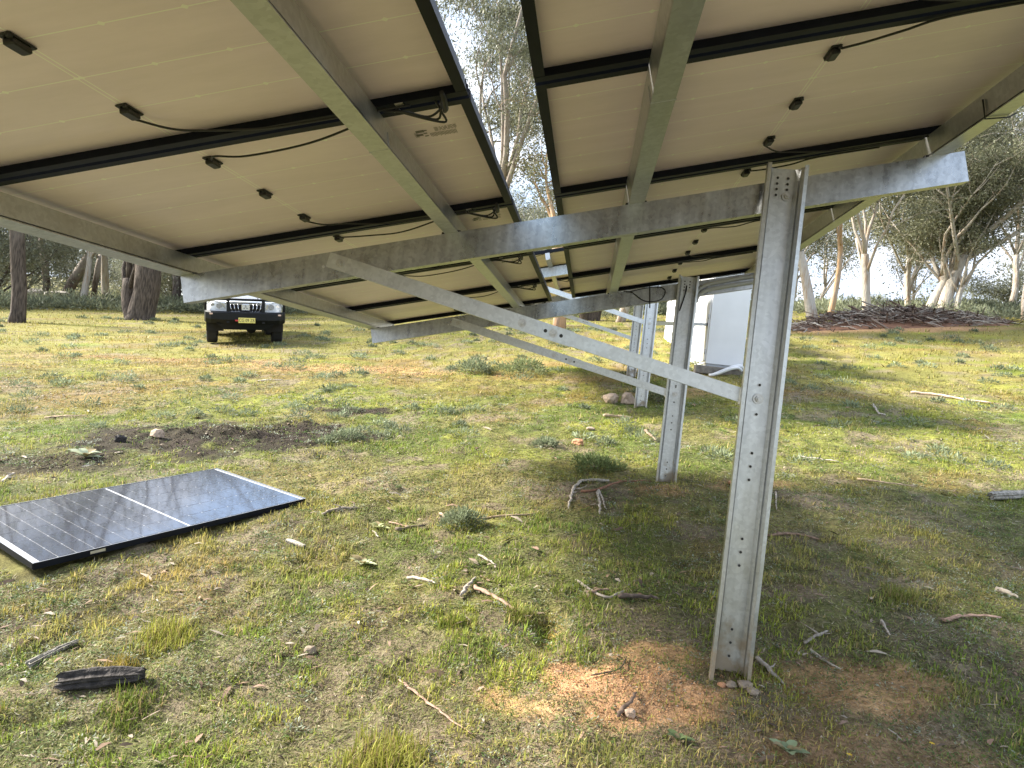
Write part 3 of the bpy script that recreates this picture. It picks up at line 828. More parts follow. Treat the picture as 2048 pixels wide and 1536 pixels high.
# ------------------------------------------------------------------ utility vehicle
M_carw = plain('white_car_paint', (0.74, 0.76, 0.78), 0.25, coat=0.8)
M_blk = plain('black_bar_powder_coat', (0.006, 0.007, 0.008), 0.5, spec=0.22, var=0.2, scale=8)
M_chrome = plain('chrome_trim', (0.72, 0.73, 0.75), 0.15, 0.95)
M_dark = plain('underbody', (0.012, 0.011, 0.010), 0.85)
M_tyre = plain('tyre_rubber', (0.014, 0.014, 0.014), 0.85, bump=0.5, bscale=40)
M_glass = plain('windscreen_glass', (0.02, 0.025, 0.03), 0.06, coat=0.5)
M_lens = plain('headlamp_lens', (0.62, 0.64, 0.66), 0.12, 0.3, coat=1.0)
M_lensin = plain('headlamp_reflector', (0.30, 0.31, 0.33), 0.2, 0.8)
M_plate = plain('yellow_number_plate', (0.68, 0.60, 0.17), 0.5)
M_plate_ink = plain('plate_lettering', (0.015, 0.015, 0.015), 0.6)
M_red = plain('red_badge', (0.45, 0.03, 0.03), 0.4)
M_amber = plain('indicator_lens', (0.6, 0.42, 0.34), 0.2, coat=1.0)
M_orange_rust = plain('rusty_steel', (0.16, 0.07, 0.03), 0.9, var=0.4, scale=20)

cx0, cy0 = -8.32, 16.50
head = Vector((8.42, -16.5, 0)).normalized()
head = Matrix.Rotation(math.radians(1.2), 3, 'Z') @ head
hs = 0.8
nrm = Vector((-(G(cx0 + hs, cy0) - G(cx0 - hs, cy0)) / (2 * hs), -(G(cx0, cy0 + hs) - G(cx0, cy0 - hs)) / (2 * hs), 1)).normalized()
nrm = (nrm + Vector((0, 0, .35))).normalized()
fy = -(head - nrm * head.dot(nrm)).normalized()      # local +y points to the rear
fx = fy.cross(nrm).normalized()
Rc = Matrix((fx, fy, nrm)).transposed()
car = empty('utility_vehicle', (cx0, cy0, G(cx0, cy0) - .01), Rc, 'white four wheel drive ute with black bull bar parked on the grass', 'car')
car.scale = (.95, .95, .95)
# local: x = right side of the picture, y = to the rear, origin under the front axle
def rrect(w_, zb, zt, y, rb=.08, rt=.12, tw=1.0):
    h = w_ / 2; ht = h * tw
    return [(-h + rb, y, zb), (h - rb, y, zb), (h, y, zb + rb), (h, y, zt - rt - .02), (ht - rt * .35, y, zt - rt * .3), (ht - rt, y, zt), (-ht + rt, y, zt), (-ht + rt * .35, y, zt - rt * .3), (-h, y, zt - rt - .02), (-h, y, zb + rb)]
b = MB()
b.loft([rrect(1.42, .62, .99, -.74, .05, .10), rrect(1.62, .58, 1.045, -.66, .06, .10), rrect(1.74, .55, 1.09, -.45, .06, .11), rrect(1.78, .52, 1.135, -.05, .06, .12), rrect(1.78, .50, 1.165, .40, .06, .12), rrect(1.78, .48, 1.19, .72, .06, .12),
        rrect(1.79, .46, 1.17, .95, .06, .10), rrect(1.80, .45, 1.16, 2.7, .06, .08), rrect(1.80, .50, 1.14, 3.2, .06, .06), rrect(1.79, .56, 1.14, 4.35, .06, .05), rrect(1.74, .60, 1.12, 4.45, .06, .05)], 0, True)
body = b.build('body', M_carw, car)
b = MB(); 
for sx_ in (-.36, .36):
    b.tube([(sx_ * .9, -.60, 1.062), (sx_ * .98, -.2, 1.128), (sx_ * 1.1, .6, 1.187)], .012, 6)
b.build('bonnet_crease', M_carw, body)
b = MB()
b.loft([rrect(1.60, 1.12, 1.20, .70, .03, .05, .98), rrect(1.56, 1.12, 1.52, 1.12, .03, .08, .9), rrect(1.52, 1.12, 1.74, 1.55, .03, .10, .86), rrect(1.52, 1.12, 1.79, 2.1, .03, .10, .85), rrect(1.52, 1.12, 1.77, 2.75, .03, .10, .85), rrect(1.56, 1.12, 1.50, 3.05, .03, .08, .92)], 0, True)
cabn = b.build('cabin', M_carw, car)
b = MB(); b.face([(-.68, .735, 1.225), (.68, .735, 1.225), (.60, 1.47, 1.69), (-.60, 1.47, 1.69)]); 
b.v = [(x_, y_ - .03, z_ + .02) for x_, y_, z_ in b.v]; b.build('windscreen', M_glass, cabn)
for sg in (-1, 1):
    b = MB(); b.face([(sg * .80, 1.15, 1.22), (sg * .80, 1.95, 1.22), (sg * .71, 1.9, 1.68), (sg * .72, 1.55, 1.67)]); b.face([(sg * .80, 2.05, 1.22), (sg * .80, 2.75, 1.22), (sg * .71, 2.65, 1.66), (sg * .71, 2.0, 1.68)])
    b.build('side_window', M_glass, cabn)
    b = MB(); b.loft([[(sg * (.86 + a), .98 + c_, 1.20 + h_) for a, c_, h_ in [(0, 0, 0), (.16, .02, .0), (.16, .07, .0), (0, .06, 0)]], [(sg * (.86 + a), .98 + c_, 1.35 + h_) for a, c_, h_ in [(0.02, 0, 0), (.15, .02, .0), (.15, .07, .0), (0.02, .06, 0)]]]); b.build('mirror', M_blk, car)
for (wy, nm) in ((0.0, 'f'), (2.95, 'r')):
    for sg in (-1, 1):
        we = empty('wheel'); we.parent = car; we.location = (sg * .765, wy, .375)
        b = MB(); R0 = .378; prof = [(-.125, .22), (-.130, .31), (-.118, .355), (-.09, R0), (.09, R0), (.118, .355), (.130, .31), (.125, .22)]
        nseg = 36; rows = []
        for k in range(nseg + 1):
            a = 2 * math.pi * k / nseg; lug = .010 if k % 2 else 0
            rows.append([(px, (pr_ - (lug if pr_ > .34 else 0)) * math.cos(a), (pr_ - (lug if pr_ > .34 else 0)) * math.sin(a)) for px, pr_ in prof])
        b.grid(rows, 0, False, False); b.build('tyre', M_tyre, we)
        b = MB(); b.cyl((sg * .07, 0, 0), (1, 0, 0), .225, .03, 24); b.cyl((sg * .095, 0, 0), (1, 0, 0), .06, .03, 12)
        for k in range(6):
            a = k * math.pi / 3; b.box((-.012, -.03, .05), (.012, .03, .21), M=Matrix.Translation((sg * .092, 0, 0)) @ Matrix.Rotation(a, 4, 'X'))
        b.cyl((0, 0, 0), (1, 0, 0), .222, .2, 24)
        b.build('rim', M_conduit, we)
        b = MB()   # wheel arch liner
        pts = [(sg * .895, wy + .46 * math.cos(a), .40 + .46 * math.sin(a)) for a in np.linspace(-.2, math.pi + .2, 14)]
        pts2 = [(sg * .50, p[1], p[2]) for p in pts]
        b.grid([pts, pts2], 0, True); b.face(pts); b.build('wheel_arch', M_dark, car)
b = MB(); b.box((-.55, -.5, .40), (.55, 3.3, .56), ch=.03); b.cyl((0, 0.02, .375), (1, 0, 0), .045, 1.3, 10); b.cyl((.15, .03, .37), (0, 1, 0), .12, .22, 12); b.cyl((0, 2.95, .375), (1, 0, 0), .05, 1.3, 10); b.cyl((-.05, 2.95, .375), (0, 1, 0), .15, .24, 12); b.build('underbody', M_dark, car)
b = MB(); b.tube([(-.60, -.08, .42), (-.34, -.12, .39), (-.28, -.1, .44)], .022, 8); b.tube([(.34, -.1, .45), (.48, -.1, .41), (.62, -.08, .37)], .026, 8); b.build('suspension_arm', M_orange_rust, car)
# grille
b = MB(); b.face([(-.40, -.765, .79), (.40, -.765, .79), (.44, -.735, 1.005), (-.44, -.735, 1.005)]); gr = b.build('grille', M_dark, car)
for i in range(9):
    xg = (i - 4) * .088
    if abs(xg) < .10: continue
    b = MB(); b.tube([(xg * .86, -.782, .80), (xg * .97, -.775, .88), (xg, -.762, .985)], [.008, .012, .010], 6); b.build('grille_bar', M_chrome, gr)
b = MB(); b.tube([(-.46, -.752, 1.012), (0, -.775, 1.025), (.46, -.752, 1.012)], .018, 8); b.tube([(-.36, -.785, .795), (0, -.795, .79), (.36, -.785, .795)], .012, 8); b.build('grille_surround', M_chrome, gr)
b = MB(); b.box((-.095, -.80, .83), (.095, -.775, .985), ch=.012); gb = b.build('badge_plate', M_chrome, gr)
b = MB()
for k in range(3):
    a = math.pi / 2 + k * 2 * math.pi / 3; dx, dz = math.cos(a), math.sin(a); c0 = Vector((0, -.803, .90)); dv = Vector((dx, 0, dz)); pv = Vector((-dz, 0, dx))
    b.face([c0, c0 + dv * .035 + pv * .02, c0 + dv * .07, c0 + dv * .035 - pv * .02])
b.build('emblem', M_lensin, gb)
for sg in (-1, 1):
    b = MB()
    o_ = [(sg * .45, -.735, .86), (sg * .50, -.735, .985), (sg * .62, -.71, 1.025), (sg * .80, -.60, 1.045), (sg * .875, -.42, 1.05), (sg * .885, -.44, .96), (sg * .84, -.60, .88), (sg * .66, -.725, .83)]
    i_ = [(p[0], p[1] + .12, p[2]) for p in o_]
    b.loft([[(p[0], p[1] - .022, p[2]) for p in o_], i_], 0, False); hl_ = b.build('headlight', M_lens, car)
    b = MB(); b.cyl((sg * .60, -.755, .925), (sg * -.15, 1, 0), .060, .02, 16); b.cyl((sg * .735, -.70, .935), (sg * -.6, 1, 0), .048, .02, 16); b.build('reflector', M_lensin, hl_)
# bull bar
b = MB()
sec = [(-.04, .55), (-.085, .60), (-.085, .76), (-.05, .80), (.10, .80), (.10, .50), (.0, .50)]
xs = [-.93, -.90, -.78, -.5, 0, .5, .78, .90, .93]; ys = [-.58, -.72, -.83, -.90, -.92, -.90, -.83, -.72, -.58]
up = [.05, .03, .01, 0, 0, 0, .01, .03, .05]
b.loft([[(x_, y_ + a, z_ + q * (1 if z_ < .7 else .4)) for a, z_ in sec] for x_, y_, q in zip(xs, ys, up)], 0, False)
bb = b.build('bull_bar', M_blk, car)
b = MB(); b.loft([[(-.66, -.90, .50), (.66, -.90, .50), (.66, -.75, .50), (-.66, -.75, .50)], [(-.52, -.84, .36), (.52, -.84, .36), (.52, -.70, .36), (-.52, -.70, .36)]]); b.build('lower_pan', M_blk, bb)
b = MB(); b.tube(curve_pts([(-.905, -.62, .80), (-.90, -.66, .98), (-.86, -.70, 1.055), (-.74, -.78, 1.08), (-.42, -.90, 1.085), (0, -.935, 1.085), (.42, -.90, 1.085), (.74, -.78, 1.08), (.86, -.70, 1.055), (.90, -.66, .98), (.905, -.62, .80)], 5), .030, 10); b.build('top_hoop', M_blk, bb)
for sg in (-1, 1):
    b = MB(); b.loft([[(sg * .40 + dx, -.96 + dy_, z_) for dx, dy_ in [(-.035, 0), (.035, 0), (.035, .13), (-.035, .13)]] for z_ in (.52, .84, 1.02, 1.115)], 0, False); b.build('upright', M_blk, bb)
    b = MB(); b.box((sg * .765 - .045, -.925, .715), (sg * .765 + .045, -.875, .755), ch=.006); b.build('indicator', M_amber, bb)
b = MB(); b.cyl((.27, -.93, 1.19), (0, 0, 1), .007, .24, 6); b.build('aerial', M_blk, bb)
b = MB(); b.box((-.245, -1.016, .570), (-.175, -1.006, .603), ch=.002); b.build('red_badge', M_red, bb)
b = MB(); b.box((-.170, -1.020, .530), (.210, -1.008, .655), ch=.003); pl = b.build('number_plate', M_plate, bb)
cu = bpy.data.curves.new('plate_text', 'FONT'); cu.body = 'CG 09 ZR'; cu.size = .115; cu.align_x = 'CENTER'; cu.align_y = 'CENTER'; cu.extrude = .0008; cu.space_character = 1.02
to = bpy.data.objects.new('plate_text', cu); col.objects.link(to)
bpy.context.view_layer.update()
tm = bpy.data.meshes.new_from_object(to.evaluated_get(bpy.context.evaluated_depsgraph_get()))
bpy.data.objects.remove(to); tm.materials.clear(); tm.materials.append(M_plate_ink)
add('plate_lettering', tm, pl, (.02, -1.0215, .590), Matrix(((.72, 0, 0), (0, 0, -1), (0, 1, 0))))

# ------------------------------------------------------------------ trees
def bark_mat(name, pale, patch, dark, base_h, base_soft, fib=1.0):
    m, n, b = mat(name); N = n.nodes.new; K = n.links.new
    t = N('ShaderNodeTexCoord'); mp_ = N('ShaderNodeMapping'); mp_.inputs['Scale'].default_value = (1, 1, .16); K(t.outputs['Object'], mp_.inputs['Vector'])
    z = N('ShaderNodeTexNoise'); z.inputs['Scale'].default_value = 7; z.inputs['Detail'].default_value = 7; z.inputs['Roughness'].default_value = .65; K(mp_.outputs['Vector'], z.inputs['Vector'])
    z2 = N('ShaderNodeTexNoise'); z2.inputs['Scale'].default_value = 22; z2.inputs['Detail'].default_value = 6; K(mp_.outputs['Vector'], z2.inputs['Vector'])
    r = N('ShaderNodeValToRGB'); e_ = r.color_ramp.elements
    e_[0].position = .34; e_[0].color = (*patch, 1); e_[1].position = .52; e_[1].color = (*pale, 1)
    q = e_.new(.75); q.color = (*[v * .6 for v in pale], 1)
    K(z.outputs['Fac'], r.inputs['Fac'])
    rd = N('ShaderNodeValToRGB'); rd.color_ramp.elements[0].position = .35; rd.color_ramp.elements[0].color = (*[v * .45 for v in dark], 1); rd.color_ramp.elements[1].position = .65; rd.color_ramp.elements[1].color = (*[v * 1.5 for v in dark], 1)
    K(z2.outputs['Fac'], rd.inputs['Fac'])
    sp = N('ShaderNodeSeparateXYZ'); K(t.outputs['Object'], sp.inputs[0])
    ad = N('ShaderNodeMath'); ad.operation = 'MULTIPLY_ADD'; ad.inputs[1].default_value = 2.2; K(z.outputs['Fac'], ad.inputs[0]); K(sp.outputs[2], ad.inputs[2])
    mr = N('ShaderNodeMapRange'); mr.inputs['From Min'].default_value = base_h + 1.1 - base_soft; mr.inputs['From Max'].default_value = base_h + 1.1 + base_soft; K(ad.outputs[0], mr.inputs['Value'])
    mx_ = N('ShaderNodeMix'); mx_.data_type = 'RGBA'; K(mr.outputs['Result'], mx_.inputs['Factor']); K(rd.outputs['Color'], mx_.inputs['A']); K(r.outputs['Color'], mx_.inputs['B'])
    K(mx_.outputs['Result'], b.inputs['Base Color']); b.inputs['Roughness'].default_value = .85; b.inputs['Specular IOR Level'].default_value = .2
    bp = N('ShaderNodeBump'); bp.inputs['Strength'].default_value = .9; bp.inputs['Distance'].default_value = .04
    K(z2.outputs['Fac'], bp.inputs['Height']); K(bp.outputs['Normal'], b.inputs['Normal'])
    return m
B_DARK = bark_mat('dark_fibrous_bark', (.26, .23, .20), (.14, .115, .095), (.085, .068, .057), 3.4, 1.0)
B_PALE = bark_mat('pale_gum_bark', (.52, .48, .42), (.36, .25, .16), (.20, .13, .09), .2, .5)
B_ORNG = bark_mat('orange_gum_bark', (.50, .33, .19), (.42, .40, .36), (.22, .12, .07), .3, .5)
B_GREY = bark_mat('grey_gum_bark', (.33, .29, .25), (.20, .15, .12), (.075, .055, .045), 1.4, .7)

def gum(seed, H, r0, lean=(0, 0), fork=.30, mains=4, spread=.55, clus=2, leaves=60, lsize=.13, tone=(.085, .095, .05), crown_lo=.35, sub=5, twigs=5, droop=.6, dead=0, stems=None, crad=.42, flare=1.6):
    """returns trunk MB, leaf arrays"""
    rr = random.Random(seed); nr = np.random.RandomState(seed)
    tb = MB(); C = []
    def wander(p, d, L_, n, wig, grav=0.0):
        pts = [Vector(p)]; d = Vector(d).normalized()
        for i in range(n):
            d = (d + Vector((rr.gauss(0, wig), rr.gauss(0, wig), rr.gauss(0, wig) + grav))).normalized()
            pts.append(pts[-1] + d * (L_ / n))
        return pts, d
    stems_ = stems or [(0, 0, lean[0], lean[1], 1.0)]
    for (ox, oy, lx, ly, sc) in stems_:
        Ht = H * sc; rt = r0 * sc
        pts, d = wander((ox, oy, -.3), (lx, ly, 1), Ht * fork + .3, 7, .06)
        rad = [rt * (1 + (flare - 1) * math.exp(-2.6 * i)) * (1 - .28 * i / 7) for i in range(8)]
        tb.tube(pts, rad, 12, jit=lambda i, k: .10 * math.sin(k * 2.1 + i * .7 + seed) + rr.uniform(-.05, .05))
        top = pts[-1]
        for mI in range(mains):
            a = 2 * math.pi * (mI + rr.uniform(-.3, .3)) / mains + seed
            sp_ = spread * rr.uniform(.5, 1.25)
            d0 = (d * .8 + Vector((math.cos(a) * sp_, math.sin(a) * sp_, .55))).normalized()
            L_ = Ht * (1 - fork) * rr.uniform(.7, 1.0)
            st = pts[-1 - rr.randint(0, 2)] if mI else top
            mp, md = wander(st, d0, L_, 9, .13, .05)
            r1 = rt * .72 * rr.uniform(.42, .7)
            tb.tube(mp, [r1 * (1 - i / 9) ** 1.15 * .9 + .010 for i in range(10)], 8)
            isdead = mI < dead
            for sI in range(sub):
                k = rr.randint(3, 9); base = mp[k]
                a2 = rr.uniform(0, 2 * math.pi)
                dd = (md * .5 + Vector((math.cos(a2) * .8, math.sin(a2) * .8, rr.uniform(-.1, .6)))).normalized()
                Ls = L_ * rr.uniform(.25, .45)
                sp2, sd_ = wander(base, dd, Ls, 6, .2, .03)
                r2 = r1 * .42 * (1 - .06 * k)
                tb.tube(sp2, [max(.006, r2 * (1 - .85 * i / 6)) for i in range(7)], 5, cap=False)
                for tI in range(twigs):
                    kb = rr.randint(2, 6)
                    a3 = rr.uniform(0, 2 * math.pi)
                    d3 = (sd_ * .5 + Vector((math.cos(a3), math.sin(a3), rr.uniform(-.3, .5)))).normalized()
                    tp_, td = wander(sp2[kb], d3, Ls * rr.uniform(.3, .6), 4, .25, -.03)
                    tb.tube(tp_, [max(.004, r2 * .3 * (1 - .8 * i / 4)) for i in range(5)], 3, cap=False)
                    if not isdead:
                        for c_ in range(clus):
                            q = tp_[4 - c_ * 2] if 4 - c_ * 2 >= 0 else tp_[-1]
                            if q.z > H * crown_lo * .8: C.append((q.x, q.y, q.z))
    C = np.array(C) if C else np.zeros((0, 3))
    n = len(C) * leaves
    if n:
        cen = np.repeat(C, leaves, 0)
        off = nr.normal(0, 1, (n, 3)) * np.array((crad, crad, crad * .62)) * np.repeat(nr.uniform(.6, 1.25, len(C)), leaves)[:, None]
        off[:, 2] -= np.abs(off[:, 0] ** 2 + off[:, 1] ** 2) * .35
        p = cen + off
        dr = np.stack([nr.normal(0, 1, n), nr.normal(0, 1, n), nr.normal(0, .6, n) - droop], 1); dr /= np.linalg.norm(dr, axis=1)[:, None]
        sd2 = np.cross(dr, nr.normal(0, 1, (n, 3))); sd2 /= np.linalg.norm(sd2, axis=1)[:, None]
        ln = lsize * nr.uniform(.6, 1.35, n)[:, None]; wd = ln * .15
        V = np.stack([p, p + dr * ln * .45 + sd2 * wd, p + dr * ln, p + dr * ln * .45 - sd2 * wd], 1).reshape(-1, 3)
        Fq = np.arange(n * 4).reshape(-1, 4)
        tn = np.array(tone)
        cl = np.repeat(nr.uniform(.75, 1.25, len(C)), leaves)[:, None] * nr.uniform(.7, 1.35, n)[:, None]
        hue = nr.uniform(0, 1, n)[:, None] ** 2
        cc = tn * cl * (1 - hue * .5) + np.array((.20, .20, .11)) * hue * .5 * cl
        cc = np.repeat(cc, 4, 0)
        return tb, V, Fq, cc
    return tb, None, None, None

ME_TREE = {}
def tree_mesh(key, bark, **kw):
    tb, V, Fq, cc = gum(**kw)
    tm_ = fix(tb.mesh('trunk', bark))
    lm = np_mesh('crown', V, Fq, M_leaf, cc) if V is not None else None
    ME_TREE[key] = (tm_, lm)
def plant_tree(key, x, y, label, group=None, rz=0.0, sc=1.0, dz=-.1, name='gum_tree'):
    e = empty(name, (x, y, G(x, y) + dz), None, label, 'tree', group)
    e.rotation_euler = (0, 0, rz); e.scale = (sc, sc, sc)
    tm_, lm = ME_TREE[key]
    add('trunk', tm_, e)
    if lm: add('crown', lm, e)
    return e

OL = (.150, .152, .090); GY_ = (.130, .148, .105); DK = (.155, .165, .115)
tree_mesh('A', B_DARK, seed=1, H=11, r0=.225, lean=(-.10, 0), fork=.42, mains=4, spread=.6, clus=1, leaves=45, tone=DK, lsize=.16, crad=.5, flare=1.35)
tree_mesh('B', B_DARK, seed=2, H=12, r0=.47, fork=.24, mains=4, spread=.6, clus=1, leaves=45, tone=DK, lsize=.16, crad=.5, stems=[(0.0, 0, -.03, 0, 1.0), (-.22, .05, -.30, .05, .55)], flare=1.4)
tree_mesh('C', B_GREY, seed=3, H=11, r0=.26, lean=(.16, 0), fork=.33, mains=5, leaves=55, tone=GY_, lsize=.17, crad=.55, flare=1.35)
tree_mesh('M', B_GREY, seed=14, H=16.5, r0=.27, lean=(0, 0), fork=.30, mains=7, spread=.5, leaves=150, sub=7, twigs=6, tone=(.135, .145, .098), lsize=.125, crad=.33, droop=1.3, flare=1.3, crown_lo=.25)
tree_mesh('M2', B_ORNG, seed=15, H=9, r0=.24, lean=(-.05, 0), fork=.36, mains=5, leaves=60, tone=OL, lsize=.12, crad=.3, flare=1.25)
tree_mesh('R1', B_PALE, seed=21, H=9, r0=.20, lean=(-.28, 0), fork=.36, mains=5, leaves=75, tone=OL, lsize=.12, crad=.28, flare=1.2)
tree_mesh('R2', B_ORNG, seed=22, H=9.5, r0=.12, lean=(.05, 0), fork=.45, mains=5, leaves=75, tone=GY_, lsize=.12, crad=.28, flare=1.2)
tree_mesh('R3', B_PALE, seed=23, H=9, r0=.19, lean=(-.30, .1), fork=.30, mains=5, leaves=70, tone=OL, lsize=.12, crad=.28, flare=1.2)
tree_mesh('R4', B_PALE, seed=24, H=13, r0=.29, fork=.22, mains=6, spread=.8, leaves=58, sub=7, twigs=6, tone=(.18, .188, .118), lsize=.13, crad=.30, dead=1, stems=[(0, 0, -.06, 0, 1.0), (-.7, .2, .42, 0, .75), (.7, .3, -.30, 0, .7), (.35, -.3, .12, -.1, .5)], flare=1.3, crown_lo=.22)
tree_mesh('R5', B_PALE, seed=25, H=9, r0=.09, lean=(.12, 0), fork=.42, mains=4, leaves=45, tone=OL, lsize=.12, crad=.28, flare=1.2)
tree_mesh('R6', B_GREY, seed=27, H=11, r0=.26, lean=(0, 0), fork=.28, mains=6, spread=1.0, leaves=70, sub=6, tone=GY_, lsize=.11, crad=.26, droop=1.1)
tree_mesh('W1', B_GREY, seed=31, H=10, r0=.18, fork=.30, mains=6, spread=.7, leaves=44, sub=5, twigs=5, tone=DK, lsize=.18, crad=.46, crown_lo=.15, flare=1.2)
tree_mesh('W2', B_PALE, seed=32, H=9.5, r0=.15, fork=.28, mains=6, spread=.7, leaves=44, sub=5, twigs=5, tone=OL, lsize=.18, crad=.46, crown_lo=.15, flare=1.2)
tree_mesh('W3', B_DARK, seed=33, H=5.5, r0=.11, fork=.08, mains=8, spread=1.1, leaves=42, sub=6, twigs=4, tone=(.185, .195, .14), lsize=.17, crad=.4, crown_lo=.04, flare=1.2)
tree_mesh('W4', B_PALE, seed=34, H=11.5, r0=.19, fork=.34, mains=6, spread=.6, leaves=42, sub=5, twigs=5, tone=GY_, lsize=.18, crad=.46, crown_lo=.15, flare=1.2)

plant_tree('A', -17.35, 19.95, 'straight dark-barked tree at the far left edge')
plant_tree('B', -15.85, 23.6, 'thick dark forked tree with flared base left of the ute')
plant_tree('C', -27.5, 34.5, 'leaning grey tree rising from pale rocks between the two dark trunks')
plant_tree('C', -20.3, 33.0, 'grey tree with broken limb just left of the rafter end', rz=2.1, sc=.9)
plant_tree('A', -14.4, 32.5, 'dark trunk standing just right behind the ute', rz=1.2)
plant_tree('M', -3.95, 25.4, 'tall gum with drooping crown filling the sky gap between the panels')
plant_tree('M2', -1.18, 24.2, 'orange-barked gum trunk under the second rafter')
plant_tree('B', -.2, 28.9, 'red-brown stout trunk beyond the second brace', rz=.9, sc=.75)
plant_tree('R1', .9, 28.2, 'pale gum trunk right beside the third post', rz=2.6)
plant_tree('R1', 8.1, 27.6, 'leaning white gum trunk just right of the near post')
plant_tree('R2', 9.15, 29.6, 'slender straight orange gum right of the leaning white trunk')
plant_tree('R3', 10.9, 30.2, 'leaning pale gum at the left end of the brush pile')
plant_tree('R4', 15.0, 33.2, 'huge many-stemmed white gum behind the brush pile')
plant_tree('R5', 16.9, 30.6, 'thin pale gum at the far right edge')
plant_tree('R5', 13.2, 37.0, 'thin pale gum behind the brush pile, left of the huge gum', rz=2.0)
plant_tree('R6', 15.4, 19.6, 'spreading gum with bare white limbs reaching in at the upper right', rz=.4)
plant_tree('R2', 5.4, 27.2, 'slender gum seen behind the cabinet', rz=3.0, sc=.9)

rt = random.Random(99)
bgt = []
def far_ok(x, y, lim):
    return all((x - a) ** 2 + (y - b_) ** 2 > lim * lim for a, b_ in bgt)
spots = []
for ring, (d0, d1, cnt, lim) in enumerate([(37, 48, 30, 2.9), (48, 62, 30, 3.6), (62, 85, 28, 5.0)]):
    tries = 0; c_ = 0
    while c_ < cnt and tries < 6000:
        tries += 1
        ang = rt.uniform(math.radians(-47), math.radians(40)); dist = rt.uniform(d0, d1)
        x_ = dist * math.sin(ang); y_ = dist * math.cos(ang)
        a_deg = math.degrees(ang)
        gapw = 17.5 < a_deg < 21.0            # open view to the hills left of the huge gum
        if gapw and ring < 2: continue
        if a_deg > 8 and rt.random() < .5: continue
        if not far_ok(x_, y_, lim): continue
        bgt.append((x_, y_)); c_ += 1
        key = rt.choice(['W1', 'W3', 'W3', 'W4'] if a_deg < 5 else (['W2', 'W4', 'W2'] if ring == 0 else ['W2', 'W4', 'W3', 'W3']))
        sc = rt.uniform(.8, 1.15)
        if gapw: key = 'W3'; sc = .7
        spots.append((ring, ang, key, x_, y_, rt.uniform(0, 6.28), sc))
RN = ['front', 'middle', 'back']
KN = {'W1': 'grey-barked gum', 'W2': 'pale gum', 'W3': 'low bushy gum', 'W4': 'tall pale gum'}
def ordinal(n):
    W_ = ['first', 'second', 'third', 'fourth', 'fifth', 'sixth', 'seventh', 'eighth', 'ninth', 'tenth', 'eleventh', 'twelfth', 'thirteenth', 'fourteenth', 'fifteenth', 'sixteenth', 'seventeenth', 'eighteenth', 'nineteenth', 'twentieth']
    return W_[n] if n < len(W_) else str(n + 1) + 'th'
spots.sort(key=lambda q: (q[0], q[2], q[1]))
cnt_ = {}
for (ring, ang, key, x_, y_, rz, sc) in spots:
    i_ = cnt_.get((ring, key), 0); cnt_[(ring, key)] = i_ + 1
    plant_tree(key, x_, y_, KN[key] + ', ' + ordinal(i_) + ' of its kind from the left in the ' + RN[ring] + ' rank of woodland', 'woodland trees', rz, sc)

# the far wood behind them reads as one mass
rw = np.random.RandomState(55)
ncl = 2600
ang = rw.uniform(math.radians(-50), math.radians(44), ncl); dist = rw.uniform(85, 150, ncl)
fx_ = dist * np.sin(ang); fy_ = dist * np.cos(ang)
hh = np.clip(rw.gamma(2.6, 2.6, ncl), .4, 14) * (1 - .72 * np.exp(-((np.degrees(ang) - 19) / 3.0) ** 2))
cen = np.stack([fx_, fy_, gz_base(fx_, fy_) + hh], 1)
nl = 40; n = ncl * nl
p_ = np.repeat(cen, nl, 0) + rw.normal(0, 1, (n, 3)) * np.array((1.6, 1.6, 1.0))
d_ = rw.normal(0, 1, (n, 3)); d_ /= np.linalg.norm(d_, axis=1)[:, None]
s_ = np.cross(d_, rw.normal(0, 1, (n, 3))); s_ /= np.linalg.norm(s_, axis=1)[:, None]
L_ = rw.uniform(.25, .6, n)[:, None]
V = np.stack([p_, p_ + d_ * L_ * .5 + s_ * L_ * .2, p_ + d_ * L_, p_ + d_ * L_ * .5 - s_ * L_ * .2], 1).reshape(-1, 3)
cc = np.array((.135, .142, .105)) * np.repeat(rw.uniform(.7, 1.3, ncl), nl)[:, None] * rw.uniform(.7, 1.3, (n, 1))
add('far_wood', np_mesh('far_wood', V, np.arange(n * 4).reshape(-1, 4), M_leaf, np.repeat(cc, 4, 0)), label='far grey-green wood closing the view behind the trees', cat='wood', kind='stuff')

# pale rocks under the leaning grey tree
M_rock = plain('pale_granite', (.38, .35, .31), .9, var=.3, scale=6, bump=.5, bscale=15)
def rock(x, y, r, label, m=M_rock, seed=0, flat=.65, group=None, sink=.3, name='rock', cat='rock'):
    bm = bmesh.new(); bmesh.ops.create_icosphere(bm, subdivisions=2, radius=1)
    rr = random.Random(seed); ph = [rr.uniform(0, 6) for _ in range(6)]
    for v_ in bm.verts:
        c = v_.co; k = 1 + .16 * math.sin(c.x * 3 + ph[0]) + .14 * math.sin(c.y * 4 + ph[1]) + .12 * math.sin(c.z * 4 + ph[2]) + rr.uniform(-.07, .07)
        v_.co = Vector((c.x * (1 + .3 * math.sin(ph[3])), c.y, c.z * flat)) * k * r
    me = bpy.data.meshes.new(name); bm.to_mesh(me); bm.free(); me.materials.append(m)
    o = add(name, me, None, (x, y, G(x, y) + r * flat * (1 - sink) - r * flat * .2), label=label, cat=cat, group=group)
    o.rotation_euler = (0, 0, ph[4]); return o
rock(-27.9, 33.4, .55, 'pale boulder left of the leaning grey tree base', seed=1)
rock(-26.7, 33.3, .6, 'pale boulder at the foot of the leaning grey tree', seed=2)
rock(-25.9, 33.5, .4, 'small pale boulder right of the leaning grey tree base', seed=3)

